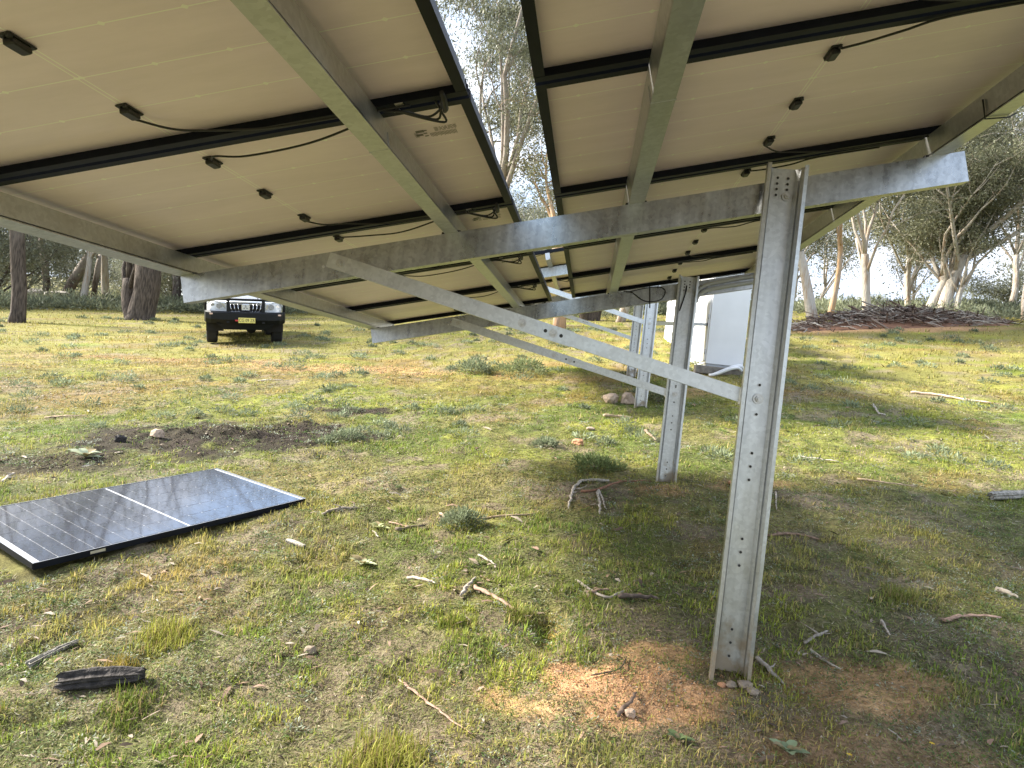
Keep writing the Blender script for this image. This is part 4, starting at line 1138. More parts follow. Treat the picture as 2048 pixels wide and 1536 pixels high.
# ------------------------------------------------------------------ brush pile
bx_, by_ = 10.6, 26.6
e = empty('brush_pile', (bx_, by_, G(bx_, by_)), None, 'long heap of dead branches on red soil before the gums', 'brush pile')
M_redsoil = plain('red_turned_soil', (.23, .115, .065), .95, var=.4, scale=3, bump=.8, bscale=8)
n_ = 40; rows = []
def pile_h(u_, v_):
    prf = (1 - u_ * u_) * (1 - v_ * v_)
    return max(0, prf) * (.75 + .5 * float(fbm(np.array(u_ * 3.0), np.array(v_ * 1.5), 7, 3)))
ax = Vector((4.6, 2.2, 0)); ay = Vector((-.55, 1.25, 0))
for i in range(n_ + 1):
    r_ = []
    for j in range(13):
        u_ = -1 + 2 * i / n_; v_ = -1 + 2 * j / 12
        q = ax * u_ + ay * v_; z_ = G(bx_ + q.x, by_ + q.y) - G(bx_, by_) - .04 + .28 * pile_h(u_, v_)
        r_.append((q.x, q.y, z_))
    rows.append(r_)
b = MB(); b.grid(rows, 0, True); b.build('soil_mound', M_redsoil, e)
rr = random.Random(12); b = MB(); cols = []
for i in range(1500):
    u_ = max(-.97, min(.97, rr.gauss(.05, .45))); v_ = max(-.9, min(.9, rr.gauss(0, .4)))
    q = ax * u_ + ay * v_
    z_ = G(bx_ + q.x, by_ + q.y) - G(bx_, by_) + .28 * pile_h(u_, v_) + rr.uniform(0, .30) * pile_h(u_, v_)
    a = rr.gauss(.35, .8); Ls = rr.uniform(.3, 1.7) * rr.uniform(.4, 1); dv = Vector((math.cos(a), math.sin(a), rr.gauss(0, .22))).normalized() * Ls
    p0 = Vector((q.x, q.y, z_)) - dv / 2; pm = p0 + dv * .5 + Vector((rr.gauss(0, .05), rr.gauss(0, .05), rr.gauss(.02, .05))); r0 = rr.uniform(.008, .03) * (1.6 if rr.random() < .07 else 1)
    n0 = len(b.v); b.tube([p0, pm, p0 + dv], [r0, r0 * .8, r0 * .4], 4, cap=False)
    tone = rr.choice([(.34, .30, .26), (.17, .125, .10), (.25, .19, .15), (.13, .085, .065), (.44, .39, .33)]); cols += [tone] * (len(b.v) - n0)
me = np_mesh('branches', np.array(b.v), np.array(b.f), M_wood, np.array(cols), True); add('branches', me, e, kind='stuff')
# ------------------------------------------------------------------ turf, herbs, litter (countless: stuff)
RS = np.random.RandomState(7)
def frustum_x(Y, extra=.5):
    return -0.93 * Y - extra, 0.66 * Y + extra
def scatter(y0, y1, dens, pad=.5):
    n = int(dens * (y1 - y0) * ((.93 + .66) * (y0 + y1) / 2 + 2 * pad))
    Y = RS.uniform(y0, y1, n); lo, hi = frustum_x(Y, pad)
    # keep density uniform: weight by width
    keep = RS.uniform(0, 1, n) < (hi - lo) / ((.93 + .66) * y1 + 2 * pad)
    n2 = n
    X = RS.uniform(0, 1, n) * (hi - lo) + lo
    return X[keep], Y[keep]
ctr3 = np.array(ctr)
def off_panel(X, Y, m=.02):
    du = (X - ctr3[0]) * u.x + (Y - ctr3[1]) * u.y; dv_ = (X - ctr3[0]) * v.x + (Y - ctr3[1]) * v.y
    return ~((np.abs(du) < PL / 2 + m) & (np.abs(dv_) < PW / 2 + m))

def blades(X, Y, ln, wd, colr, lean=.9, segs=2, zoff=-.004):
    n = len(X); Z = gz(X, Y) + zoff
    p = np.stack([X, Y, Z], 1)
    a = RS.uniform(0, 2 * np.pi, n); le = np.abs(RS.normal(0, lean, n))
    la = np.clip(le * .75, 0, 1.4)
    d1 = np.stack([np.cos(a) * np.sin(la), np.sin(a) * np.sin(la), np.cos(la)], 1)
    le2 = np.clip(le * 1.5, 0, 1.75)
    d2 = np.stack([np.cos(a) * np.sin(le2), np.sin(a) * np.sin(le2), np.cos(le2)], 1)
    b_ = a + np.pi / 2 + RS.normal(0, .6, n)
    s = np.stack([np.cos(b_), np.sin(b_), np.zeros(n)], 1) * (wd / 2)[:, None]
    L_ = ln[:, None]
    if segs == 2:
        m_ = p + d1 * L_ * .55
        V = np.stack([p - s, p + s, m_ + s * .75, m_ - s * .75, m_ + d2 * L_ * .45], 1).reshape(-1, 3)
        k = np.arange(n) * 5
        Fc = np.concatenate([np.stack([k, k + 1, k + 2], 1), np.stack([k, k + 2, k + 3], 1), np.stack([k + 3, k + 2, k + 4], 1)])
        rep = 5
    else:
        V = np.stack([p - s, p + s, p + d1 * L_ * .5 + d2 * L_ * .5], 1).reshape(-1, 3)
        Fc = np.arange(n * 3).reshape(-1, 3); rep = 3
    C_ = np.repeat(colr, rep, 0)
    return V, Fc, C_

def join(parts):
    V = []; Fc = []; Cc = []; o_ = 0
    for a, b_, c in parts:
        V.append(a); Fc.append(b_ + o_); Cc.append(c); o_ += len(a)
    return np.concatenate(V), np.concatenate(Fc), np.concatenate(Cc)

parts = []
for (y0, y1, dens, ln, wd, sg) in [(1.7, 3.2, 20000, .025, .0042, 2), (3.2, 5.0, 11500, .027, .0050, 2), (5.0, 8.0, 5600, .028, .0075, 1), (8.0, 13, 2000, .034, .012, 1), (13, 21, 600, .042, .022, 1), (21, 34, 110, .06, .04, 1)]:
    X, Y = scatter(y0, y1, dens)
    d = masks(X, Y)
    clump = smooth01(.30, .62, fbm(X / .11, Y / .11, 101, 3))
    big = smooth01(.35, .6, fbm(X / .45, Y / .45, 103, 3))
    prob = np.clip((.12 + .95 * clump) * (1 - .75 * d['brown']) * (1 - .97 * d['orange']) * (1 - .93 * d['dark']), 0, 1)
    k = (RS.uniform(0, 1, len(X)) < prob) & off_panel(X, Y)
    X, Y = X[k], Y[k]; d = {q: w_[k] for q, w_ in d.items()}; clump = clump[k]; big = big[k]
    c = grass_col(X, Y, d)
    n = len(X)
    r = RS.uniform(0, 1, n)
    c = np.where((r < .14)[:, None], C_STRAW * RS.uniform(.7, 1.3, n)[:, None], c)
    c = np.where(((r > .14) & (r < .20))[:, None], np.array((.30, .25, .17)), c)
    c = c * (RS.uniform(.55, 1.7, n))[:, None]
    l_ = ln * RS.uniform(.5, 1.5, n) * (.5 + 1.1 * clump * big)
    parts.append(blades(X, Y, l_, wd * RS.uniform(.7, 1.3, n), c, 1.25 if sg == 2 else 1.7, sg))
for (y0, y1, dens, ln, wd) in [(1.7, 3.2, 12000, .022, .0026), (3.2, 5.0, 7000, .025, .0034), (5.0, 8.0, 2600, .030, .0055), (8.0, 13.0, 700, .04, .010)]:
    X, Y = scatter(y0, y1, dens)
    d = masks(X, Y); k = off_panel(X, Y) & (RS.uniform(0, 1, len(X)) > .92 * np.maximum(d['orange'], d['dark'])); X, Y = X[k], Y[k]; n = len(X)
    pal = np.array([(.38, .32, .20), (.24, .19, .12), (.13, .105, .07), (.36, .33, .16), (.44, .40, .28), (.20, .25, .07), (.28, .33, .08), (.15, .20, .05), (.33, .36, .12)])
    c = pal[RS.randint(0, 9, n)] * RS.uniform(.5, 1.2, n)[:, None]
    a_ = RS.uniform(0, 2 * np.pi, n); L_ = ln * RS.uniform(.5, 1.6, n)
    p0 = np.stack([X, Y, gz(X, Y) + .003], 1); ex_ = X + np.cos(a_) * L_; ey_ = Y + np.sin(a_) * L_
    p1 = np.stack([ex_, ey_, gz(ex_, ey_) + RS.uniform(.002, .014, n)], 1)
    sd_ = np.stack([-np.sin(a_), np.cos(a_), RS.normal(0, .4, n)], 1) * wd * .6
    parts.append((np.stack([p0 - sd_, p0 + sd_, p1], 1).reshape(-1, 3), np.arange(n * 3).reshape(-1, 3), np.repeat(c, 3, 0)))
V3, F3, C3 = join(parts)
add('turf', np_mesh('turf', V3, F3, M_grass, C3), label='short patchy green and straw turf over the paddock', cat='grass', kind='stuff')

# flat herbs: small leafed mats, some silvery
def leaf_mats(X, Y, nl, rad, ll, colr, up=.35):
    n = len(X) * nl
    cx_ = np.repeat(X, nl); cy_ = np.repeat(Y, nl); rr_ = np.repeat(rad, nl)
    a = RS.uniform(0, 2 * np.pi, n); q = np.sqrt(RS.uniform(0, 1, n)) * rr_
    x_ = cx_ + np.cos(a) * q; y_ = cy_ + np.sin(a) * q; z_ = gz(x_, y_) + RS.uniform(.002, .018, n)
    a2 = a + RS.normal(0, .7, n); L_ = np.repeat(ll, nl) * RS.uniform(.6, 1.4, n)
    el = np.abs(RS.normal(up, .3, n))
    d = np.stack([np.cos(a2) * np.cos(el), np.sin(a2) * np.cos(el), np.sin(el)], 1)
    s = np.stack([-np.sin(a2), np.cos(a2), RS.normal(0, .25, n)], 1) * (L_ * .20)[:, None]
    p = np.stack([x_, y_, z_], 1)
    V = np.stack([p, p + d * L_[:, None] * .5 + s, p + d * L_[:, None], p + d * L_[:, None] * .5 - s], 1).reshape(-1, 3)
    Fq = np.arange(n * 4).reshape(-1, 4)
    cc = np.repeat(colr, nl, 0) * RS.uniform(.75, 1.3, n)[:, None]
    return V, Fq, np.repeat(cc, 4, 0)
hp = []
for (y0, y1, dens, ln) in [(1.8, 3.6, 240, .013), (3.6, 6, 120, .016), (6, 10, 36, .022)]:
    X, Y = scatter(y0, y1, dens)
    d = masks(X, Y); k = off_panel(X, Y, .1) & (RS.uniform(0, 1, len(X)) > .75 * d['orange']) & (fbm(X / .35, Y / .35, 131, 3) > .44)
    X, Y = X[k], Y[k]; n = len(X); pick = RS.uniform(0, 1, n)
    c = np.where((pick < .22)[:, None], np.array((.30, .33, .25)), np.where((pick < .72)[:, None], np.array((.10, .16, .045)), np.array((.20, .23, .075))))
    hp.append(leaf_mats(X, Y, 26, RS.uniform(.03, .085, n), np.full(n, ln), c))
V3, F3, C3 = join(hp)
add('ground_herbs', np_mesh('ground_herbs', V3, F3, M_grass, C3), label='low mats of green and silvery herbs among the turf', cat='ground cover', kind='stuff')

# litter: curled bark scraps, leaves, crumbs
lp = []
for (y0, y1, dens, sc) in [(1.8, 4.0, 250, .62), (4.0, 7.0, 90, .85), (7, 13, 24, 1.4), (13, 22, 6, 2.5)]:
    X, Y = scatter(y0, y1, dens)
    k = off_panel(X, Y, .05) & (RS.uniform(0, 1, len(X)) < .25 + 1.2 * smooth01(.45, .65, fbm(X / .6, Y / .6, 141, 3))); X, Y = X[k], Y[k]; n = len(X)
    a = RS.uniform(0, np.pi, n); L_ = sc * RS.gamma(2.0, .016, n) + .012; W_ = np.minimum(L_ * RS.uniform(.08, .4, n), .022)
    z_ = gz(X, Y) + RS.uniform(.004, .022, n)
    tl = RS.normal(0, .18, n)
    d_ = np.stack([np.cos(a), np.sin(a), tl], 1); s_ = np.stack([-np.sin(a), np.cos(a), RS.normal(0, .3, n)], 1)
    p = np.stack([X, Y, z_], 1); hL = (L_ / 2)[:, None]; hW = (W_ / 2)[:, None]; cu_ = np.array((0, 0, 1.0)) * (W_ * RS.uniform(.1, .5, n))[:, None]
    V = np.stack([p - d_ * hL - s_ * hW * .4, p - s_ * hW + cu_, p + d_ * hL - s_ * hW * .3, p + d_ * hL + s_ * hW * .3, p + s_ * hW + cu_, p - d_ * hL + s_ * hW * .4], 1).reshape(-1, 3)
    k6 = np.arange(n) * 6
    Fq = np.concatenate([np.stack([k6, k6 + 1, k6 + 4, k6 + 5], 1), np.stack([k6 + 1, k6 + 2, k6 + 3, k6 + 4], 1)])
    pal = np.array([(.24, .165, .11), (.17, .115, .08), (.29, .23, .175), (.26, .175, .13), (.10, .075, .055), (.32, .275, .22)])
    lp.append((V, Fq, np.repeat(pal[RS.randint(0, 6, n)] * RS.uniform(.7, 1.2, n)[:, None], 6, 0)))
V3, F3, C3 = join(lp)
add('leaf_litter', np_mesh('leaf_litter', V3, F3, M_litter, C3), label='scraps of bark and fallen gum leaves on the turf', cat='leaf litter', kind='stuff')

# soil crumbs on bare patches
def crumbs(name, cx_, cy_, rx, ry, n, smin, smax, tones, label):
    X = cx_ + RS.normal(0, rx, n); Y = cy_ + RS.normal(0, ry, n)
    k = off_panel(X, Y, .03); X = X[k]; Y = Y[k]; n = len(X)
    r = RS.uniform(smin, smax, n) * RS.uniform(.4, 1, n)
    Z = gz(X, Y) + r * .3
    oc = np.array([(1, 0, 0), (0, 1, 0), (-1, 0, 0), (0, -1, 0), (0, 0, .8), (0, 0, -.8)], float)
    V = np.stack([X, Y, Z], 1)[:, None, :] + oc[None] * r[:, None, None] * RS.uniform(.6, 1.4, (n, 6, 1))
    f = np.array([(0, 1, 4), (1, 2, 4), (2, 3, 4), (3, 0, 4), (1, 0, 5), (2, 1, 5), (3, 2, 5), (0, 3, 5)])
    Fc = (f[None] + (np.arange(n) * 6)[:, None, None]).reshape(-1, 3)
    t_ = np.array(tones)[RS.randint(0, len(tones), n)] * RS.uniform(.75, 1.2, n)[:, None]
    return V.reshape(-1, 3), Fc, np.repeat(t_, 6, 0)
ORT = [(.52, .29, .14), (.45, .25, .12), (.58, .36, .2)]; DKT = [(.05, .035, .026), (.075, .05, .036), (.035, .026, .02)]; BRT = [(.22, .15, .10), (.30, .22, .15), (.4, .33, .27)]
cp = [crumbs('', .27, 2.90, .30, .12, 3000, .002, .006, ORT, ''), crumbs('', 1.2, 3.1, .2, .1, 500, .002, .006, BRT + ORT, ''), crumbs('', .65, 5.62, .16, .08, 400, .003, .007, ORT + BRT, ''),
      crumbs('', -3.45, 6.65, .75, .34, 5000, .003, .010, DKT, ''), crumbs('', -3.0, 7.2, .4, .2, 1800, .004, .012, DKT, ''), crumbs('', -4.4, 5.6, .5, .22, 1800, .003, .009, DKT, ''), crumbs('', -2.75, 8.4, .25, .15, 900, .004, .012, DKT, ''),
      crumbs('', .75, 2.85, .45, .2, 700, .002, .007, BRT, ''), crumbs('', -4.1, 12.1, 1.3, .3, 900, .006, .022, ORT, ''), crumbs('', -8.6, 12.6, 1.6, .2, 500, .006, .02, ORT, '')]
V3, F3, C3 = join(cp)
add('soil_crumbs', np_mesh('soil_crumbs', V3, F3, M_litter, C3), label='loose crumbs of orange and dark soil on the bare patches', cat='soil', kind='stuff')

# ------------------------------------------------------------------ single plants
def tussock(x, y, n, ln, rad, colr, label, group=None, name='grass_tussock', lean=.95, wd=.004, cat='grass tussock'):
    X = x + np.clip(RS.normal(0, .45, n), -.8, .8) * rad; Y = y + np.clip(RS.normal(0, .45, n), -.8, .8) * rad
    sv = gz(X, Y)
    c = np.array(colr) * RS.uniform(.6, 1.4, (n, 1)); c[RS.uniform(0, 1, n) < .22] = np.array((.34, .26, .12))
    V, Fc, Cc = blades(X, Y, ln * RS.uniform(.45, 1.15, n), np.full(n, wd) * RS.uniform(.7, 1.3, n), c, lean, 2)
    o0 = np.array((x, y, G(x, y))); 
    return add(name, np_mesh(name, V - o0, Fc, M_grass, Cc), None, tuple(o0), label=label, cat=cat, group=group)
YG = (.30, .31, .06); GRN = (.10, .16, .03); GREYG = (.13, .15, .09)
tussock(-1.70, 2.96, 900, .075, .15, YG, 'yellow-green tussock left of centre in the foreground')
tussock(-1.76, 2.72, 420, .055, .08, (.30, .24, .05), 'small golden tussock above the charred log')
tussock(-.53, 2.33, 1100, .085, .15, YG, 'bright tussock at the bottom edge of the picture')
tussock(-.51, 3.29, 480, .060, .08, (.15, .19, .03), 'small bright green tussock below the pink bark strip')
tussock(-.20, 3.42, 420, .055, .08, (.15, .17, .03), 'green tussock beside the mossy scrape')
tussock(-2.05, 2.35, 500, .065, .11, (.17, .18, .035), 'olive tussock in the lower left corner')
tussock(-1.55, 2.50, 500, .055, .12, (.15, .20, .03), 'green tussock right in front of the charred log')
tussock(1.75, 3.98, 420, .065, .10, (.19, .22, .05), 'pale green tussock at the right, beyond the orange soil')
def dome(x, y, r, h, n, ll, colr):
    a = RS.uniform(0, 2 * np.pi, n); q = np.sqrt(RS.uniform(0, 1, n)); zt = np.sqrt(np.clip(1 - q * q, 0, 1)) * RS.uniform(.35, 1.0, n)
    wv = 1 + .25 * np.sin(a * 3 + x * 7) + .15 * np.sin(a * 5 + y * 3)
    X = x + np.cos(a) * q * r * wv; Y = y + np.sin(a) * q * r * wv
    P_ = np.stack([X, Y, gz(X, Y) + zt * h], 1)
    d_ = np.stack([np.cos(a) * q * .8, np.sin(a) * q * .8, .25 + zt * .7], 1) + RS.normal(0, .45, (n, 3)); d_ /= np.linalg.norm(d_, axis=1)[:, None]
    s_ = np.cross(d_, RS.normal(0, 1, (n, 3))); s_ /= np.linalg.norm(s_, axis=1)[:, None]
    L_ = (ll * RS.uniform(.5, 1.4, n))[:, None]
    V = np.stack([P_, P_ + d_ * L_ * .5 + s_ * L_ * .11, P_ + d_ * L_, P_ + d_ * L_ * .5 - s_ * L_ * .11], 1).reshape(-1, 3)
    cc = np.array(colr) * RS.uniform(.6, 1.45, (n, 1)) * (.75 + .4 * zt[:, None])
    return V, np.arange(n * 4).reshape(-1, 4), np.repeat(cc, 4, 0)
def shrublet(x, y, r, h, n, ll, colr, label):
    V, Fq, cc = dome(x, y, r, h, n, ll, colr); o0 = np.array((x, y, G(x, y)))
    e = empty('shrublet', tuple(o0), None, label, 'shrub')
    add('foliage', np_mesh('foliage', V - o0, Fq, M_grass, cc), e)
    b = MB()
    for k in range(7):
        a = k * .9 + x; b.tube([(0, 0, -.01), (math.cos(a) * r * .3, math.sin(a) * r * .3, h * .4), (math.cos(a) * r * .6, math.sin(a) * r * .6, h * .65)], [.004, .003, .002], 5)
    b.build('stems', M_timber, e)
GG2 = (.20, .235, .14)
shrublet(-.74, 4.66, .13, .10, 1500, .030, GG2, 'rounded grey-green shrublet left of the stick pile')
shrublet(.14, 6.22, .20, .095, 1500, .040, (.18, .225, .085), 'dark feathery shrublet left of the second post')
shrublet(-2.28, 6.78, .14, .11, 900, .035, GG2, 'grey-green shrublet beyond the ground panel corner')
shrublet(-.35, 6.95, .11, .09, 800, .035, GG2, 'small round shrublet in the sunny middle ground')
shrublet(-2.0, 12.25, .30, .22, 1300, .06, GG2, 'bushy grey shrublet left, under the second rafter')
shrublet(-1.15, 12.3, .42, .26, 1700, .06, (.19, .23, .11), 'wider grey-green shrublet left of the far posts')
shrublet(.95, 9.75, .16, .17, 900, .05, (.16, .18, .09), 'dark tuft at the foot of the third post')
sp_t = [(-4.62, 7.52), (-4.32, 7.6), (3.83, 12.48), (4.8, 13.96), (-8.07, 11.62), (-6.85, 10.01), (-5.16, 10.22), (-7.34, 9.32), (-5.29, 13.38), (-4.15, 10.78), (3.17, 11.8), (4.06, 11.97), (6.55, 17.88), (5.11, 17.66), (9.2, 20.9), (9.73, 19.6), (-3.17, 13.96), (2.65, 12.26)]
tp_ = []
for i in range(260):
    if i < len(sp_t): x_, y_ = sp_t[i]
    else:
        y_ = RS.uniform(6.5, 24); x_ = RS.uniform(-.9 * y_, .64 * y_)
    r_ = RS.uniform(.06, .17) * (1.3 if i < len(sp_t) else 1); c = np.array(GG2) * RS.uniform(.7, 1.25)
    tp_.append(dome(x_, y_, r_, r_ * RS.uniform(.35, .7), 120, .035 + .002 * y_, c))
V3, F3, C3 = join(tp_)
add('low_tufts', np_mesh('low_tufts', V3, F3, M_grass, C3), label='scattered low grey-green tufts over the far paddock', cat='ground cover', kind='stuff')
# shrub belt at the edge of the woodland
tp_ = []
for i in range(620):
    a_ = RS.uniform(math.radians(-44), math.radians(38)); dd_ = RS.uniform(33.5, 44)
    if -8 < math.degrees(a_) < 3: dd_ = RS.uniform(30, 42)
    x_ = dd_ * math.sin(a_); y_ = dd_ * math.cos(a_); r_ = RS.uniform(.4, 1.0)
    tp_.append(dome(x_, y_, r_, r_ * RS.uniform(.5, .8), 150, .20, np.array((.19, .21, .135)) * RS.uniform(.7, 1.25)))
V3, F3, C3 = join(tp_)
add('shrub_belt', np_mesh('shrub_belt', V3, F3, M_grass, C3), label='belt of low grey-green scrub along the edge of the woodland', cat='scrub', kind='stuff')

def rosette(x, y, n, ln, tone, label):
    e = empty('mullein_plant', (x, y, G(x, y)), None, label, 'plant')
    rr = random.Random(int(x * 1000)); 
    for i in range(n):
        a = i * 2.4 + rr.uniform(-.2, .2); L_ = ln * rr.uniform(.65, 1.1) * (.6 + .4 * (1 - i / n)); el = .35 + 1.0 * i / n + rr.uniform(-.1, .1)
        d_ = Vector((math.cos(a), math.sin(a), 0)); s_ = Vector((-math.sin(a), math.cos(a), 0)); rows = []
        for t_ in (0, .25, .5, .75, 1.0):
            wv = (.06 + .95 * math.sin(math.pi * min(1, t_ * .93 + .03)) ** .9) * L_ * .27
            c = d_ * (L_ * t_ * math.cos(el * (1 - .35 * t_))) + Vector((0, 0, .006 + L_ * t_ * math.sin(el) * (1 - .45 * t_)))
            rows.append([c - s_ * wv + Vector((0, 0, wv * .35)), c, c + s_ * wv + Vector((0, 0, wv * .35))])
        b = MB(); b.grid(rows, 0, True); me = np_mesh('leaf', np.array(b.v), np.array(b.f), M_grass, np.tile(np.array(tone if rr.random() > .2 else (.34, .28, .16)) * rr.uniform(.8, 1.15), (len(b.v), 1)), True)
        add('leaf', me, e)
rosette(-1.16, 3.97, 14, .115, (.52, .56, .36), 'pale woolly rosette plant left of centre in the foreground')
rosette(-4.2, 5.72, 13, .18, (.42, .46, .32), 'pale woolly rosette plant behind the ground panel')
rosette(-1.25, 4.52, 10, .095, (.46, .50, .26), 'small woolly rosette plant beside the dark wood chip')
rosette(.83, 2.60, 9, .075, (.30, .38, .22), 'small rosette plant below the near post')
rosette(.46, 2.62, 8, .06, (.16, .22, .10), 'tiny rosette plant below the orange mound')

# ------------------------------------------------------------------ sticks, bark, logs
def stick(pts, r, tone, label, name='stick', flat=1.0, cat='stick', lift=.0, group=None):
    P = [Vector((x_, y_, G(x_, y_) + r * .75 + .006 + lift)) for x_, y_ in pts]
    if len(P) == 2: P = [P[0], (P[0] + P[1]) / 2 + Vector((0, 0, .004)), P[1]]
    o0 = P[0].copy(); C_ = curve_pts([p - o0 for p in P], 5); rr = random.Random(int(abs(pts[0][0]) * 997 + pts[0][1] * 31))
    n = len(C_); b = MB()
    C_ = [c + Vector((rr.gauss(0, r * .32), rr.gauss(0, r * .32), rr.gauss(0, r * .15))) for c in C_]; rg_ = [rr.uniform(-.28, .22) for _ in range(9)]; tf = rr.uniform(.35, .65)
    b.tube(C_, [r * (1 - tf * i / n) * rr.uniform(.82, 1.18) * (.7 if i in (0, n - 1) else 1) for i in range(n)], 9, jit=lambda i, k: rg_[k] + rr.uniform(-.10, .10), flat=flat)
    if name in ('stick', 'branch') and r > .0085:
        for _ in range(rr.randint(0, 2)):
            k_ = rr.randint(2, n - 2); aa = rr.uniform(0, 6.28); ll_ = r * rr.uniform(3, 9); q0 = C_[k_]
            b.tube([q0, q0 + Vector((math.cos(aa), math.sin(aa), .15)) * ll_ * .5, q0 + Vector((math.cos(aa + .3), math.sin(aa + .3), .25)) * ll_], [r * .5, r * .35, r * .15], 6)
    b.f = [f for f in b.f]
    V = np.array(b.v); cc = np.array(tone) * np.random.RandomState(3).uniform(.75, 1.2, (len(V), 1))
    me = bpy.data.meshes.new(name); me.from_pydata(b.v, [], b.f); me.polygons.foreach_set('use_smooth', [True] * len(b.f))
    ca = me.color_attributes.new('Col', 'FLOAT_COLOR', 'POINT'); c4 = np.ones((len(V), 4)); c4[:, :3] = cc; ca.data.foreach_set('color', c4.ravel()); me.materials.append(M_wood); me.update(); fix(me)
    return add(name, me, None, tuple(o0), label=label, cat=cat, group=group)
GRE = (.34, .30, .26); PALE = (.42, .37, .31); PINK = (.36, .24, .18); TAN = (.40, .30, .20); DRK = (.10, .075, .055); RED = (.26, .14, .09)
stick([(-1.68, 4.67), (-1.59, 4.77), (-1.48, 4.81)], .013, (.28, .24, .20), 'short grey stick right of the ground panel corner')
stick([(-1.11, 4.45), (-.95, 4.6)], .022, (.16, .13, .10), 'dark flat wood chip beside the small rosette', 'wood_chip', .55, 'wood')
stick([(-1.2, 4.63), (-1.05, 4.54)], .011, PINK, 'pinkish bark curl above the dark wood chip', 'bark_strip', .5, 'bark')
stick([(-1.26, 4.47), (-1.18, 4.32)], .007, GRE, 'small grey twig beside the small rosette')
stick([(-.93, 4.93), (-.84, 4.74)], .010, PINK, 'short pink stick touching the round grey shrublet')
stick([(-.71, 4.78), (-.5, 4.86), (-.3, 4.94), (-.22, 5.04)], .009, TAN, 'long thin tan stick right of the round grey shrublet')
stick([(.25, 5.82), (.04, 5.75), (-.03, 5.51), (-.04, 5.29), (-.04, 5.09)], .014, PALE, 'pale bent branch left of the second post', 'branch', 1.0, 'branch')
stick([(.03, 5.53), (.16, 5.53), (.32, 5.75), (.58, 5.82)], .011, RED, 'reddish stick leading to the foot of the second post')
stick([(.16, 5.51), (.18, 5.0)], .011, PALE, 'pale forked twig pointing at the viewer, left tine')
stick([(.17, 5.48), (.22, 5.11)], .009, PALE, 'pale forked twig pointing at the viewer, right tine')
stick([(-.86, 3.82), (-.77, 3.79), (-.67, 3.68)], .011, PALE, 'pale curved stick right of the woolly rosette')
stick([(-.52, 4.11), (-.4, 4.0)], .009, PALE, 'short pale stick in the middle of the foreground')
stick([(-.52, 3.56), (-.48, 3.78)], .010, GRE, 'short grey stick crossing the pink bark strip end')
stick([(-.47, 3.67), (-.36, 3.58), (-.22, 3.46)], .016, PINK, 'pink bark strip lying above the mossy scrape', 'bark_strip', .6, 'bark')
stick([(-.62, 2.82), (-.49, 2.71), (-.38, 2.6), (-.27, 2.5)], .008, PINK, 'long thin pink bark strip at the bottom', 'bark_strip', .5, 'bark')
stick([(.14, 2.92), (.25, 2.96), (.29, 3.09)], .004, DRK, 'thin dark bent twig on the orange mound', 'twig', 1.0, 'twig')
stick([(.24, 2.69), (.32, 2.82)], .010, (.17, .12, .09), 'brown bark piece at the foot of the orange mound', 'bark_strip', .6, 'bark')
stick([(.85, 3.21), (.93, 3.05)], .010, GRE, 'grey stick leaning out from behind the near post')
stick([(1.25, 4.76), (1.43, 4.85), (1.58, 4.79)], .011, (.24, .16, .11), 'brown bent stick right of the near post')
stick([(2.02, 6.98), (2.21, 6.95), (2.34, 6.85)], .022, PALE, 'pale flat slab of wood right of the near post', 'wood_slab', .4, 'wood')
stick([(2.3, 6.24), (2.53, 6.16), (2.73, 6.17)], .009, TAN, 'long tan stick below the pale wood slab')
stick([(1.52, 5.72), (1.44, 5.34)], .008, PALE, 'pale twig close to the right edge of the near post')
stick([(4.8, 11.35), (5.08, 11.17), (5.31, 10.79), (5.5, 10.5)], .022, (.42, .33, .26), 'long pale branch in the grass at the right', 'branch', 1.0, 'branch')
stick([(5.1, 11.3), (5.35, 10.9), (5.62, 10.45)], .014, RED, 'reddish branch beside the long pale branch', 'branch', 1.0, 'branch')
stick([(3.75, 9.92), (3.61, 9.38), (3.67, 9.29)], .014, PALE, 'small crooked pale stick right of the near post')
stick([(1.54, 3.68), (1.51, 3.5)], .008, PALE, 'short upright pale stick right of the orange soil')
stick([(1.84, 3.69), (1.96, 3.75), (2.13, 3.76)], .012, PINK, 'pink bark strip at the right edge', 'bark_strip', .6, 'bark')
stick([(2.3, 4.12), (2.35, 4.0)], .014, PALE, 'pale stick cut off by the right edge')
stick([(1.11, 3.42), (1.24, 3.5)], .009, GRE, 'grey twig just right behind the near post foot')
stick([(1.12, 3.36), (1.16, 3.25), (1.2, 3.2)], .007, PALE, 'crooked pale twig above the right orange soil')
stick([(.26, 3.66), (.45, 3.67)], .022, (.15, .115, .095), 'dark curled bark piece left of the near post', 'bark_strip', .5, 'bark')
stick([(.12, 3.71), (.22, 3.78)], .012, PINK, 'pink bark curl left of the dark bark piece', 'bark_strip', .6, 'bark')
stick([(.05, 3.85), (.2, 3.68), (.3, 3.75)], .008, GRE, 'grey twig over the bark curls')
stick([(.66, 7.82), (.74, 7.36)], .022, (.38, .26, .19), 'pinkish bark curl left behind the second post', 'bark_strip', .6, 'bark')
stick([(-4.99, 10.43), (-4.62, 10.48)], .012, PALE, 'thin pale stick in the far grass below the ute')
stick([(-5.76, 7.15), (-5.4, 7.33)], .011, TAN, 'tan stick in the orange grass at the left')
stick([(-4.27, 4.93), (-4.42, 5.23)], .012, PALE, 'pale stick at the left edge behind the ground panel')
stick([(.21, 8.57), (.56, 8.55)], .016, TAN, 'tan stick below the two stones')
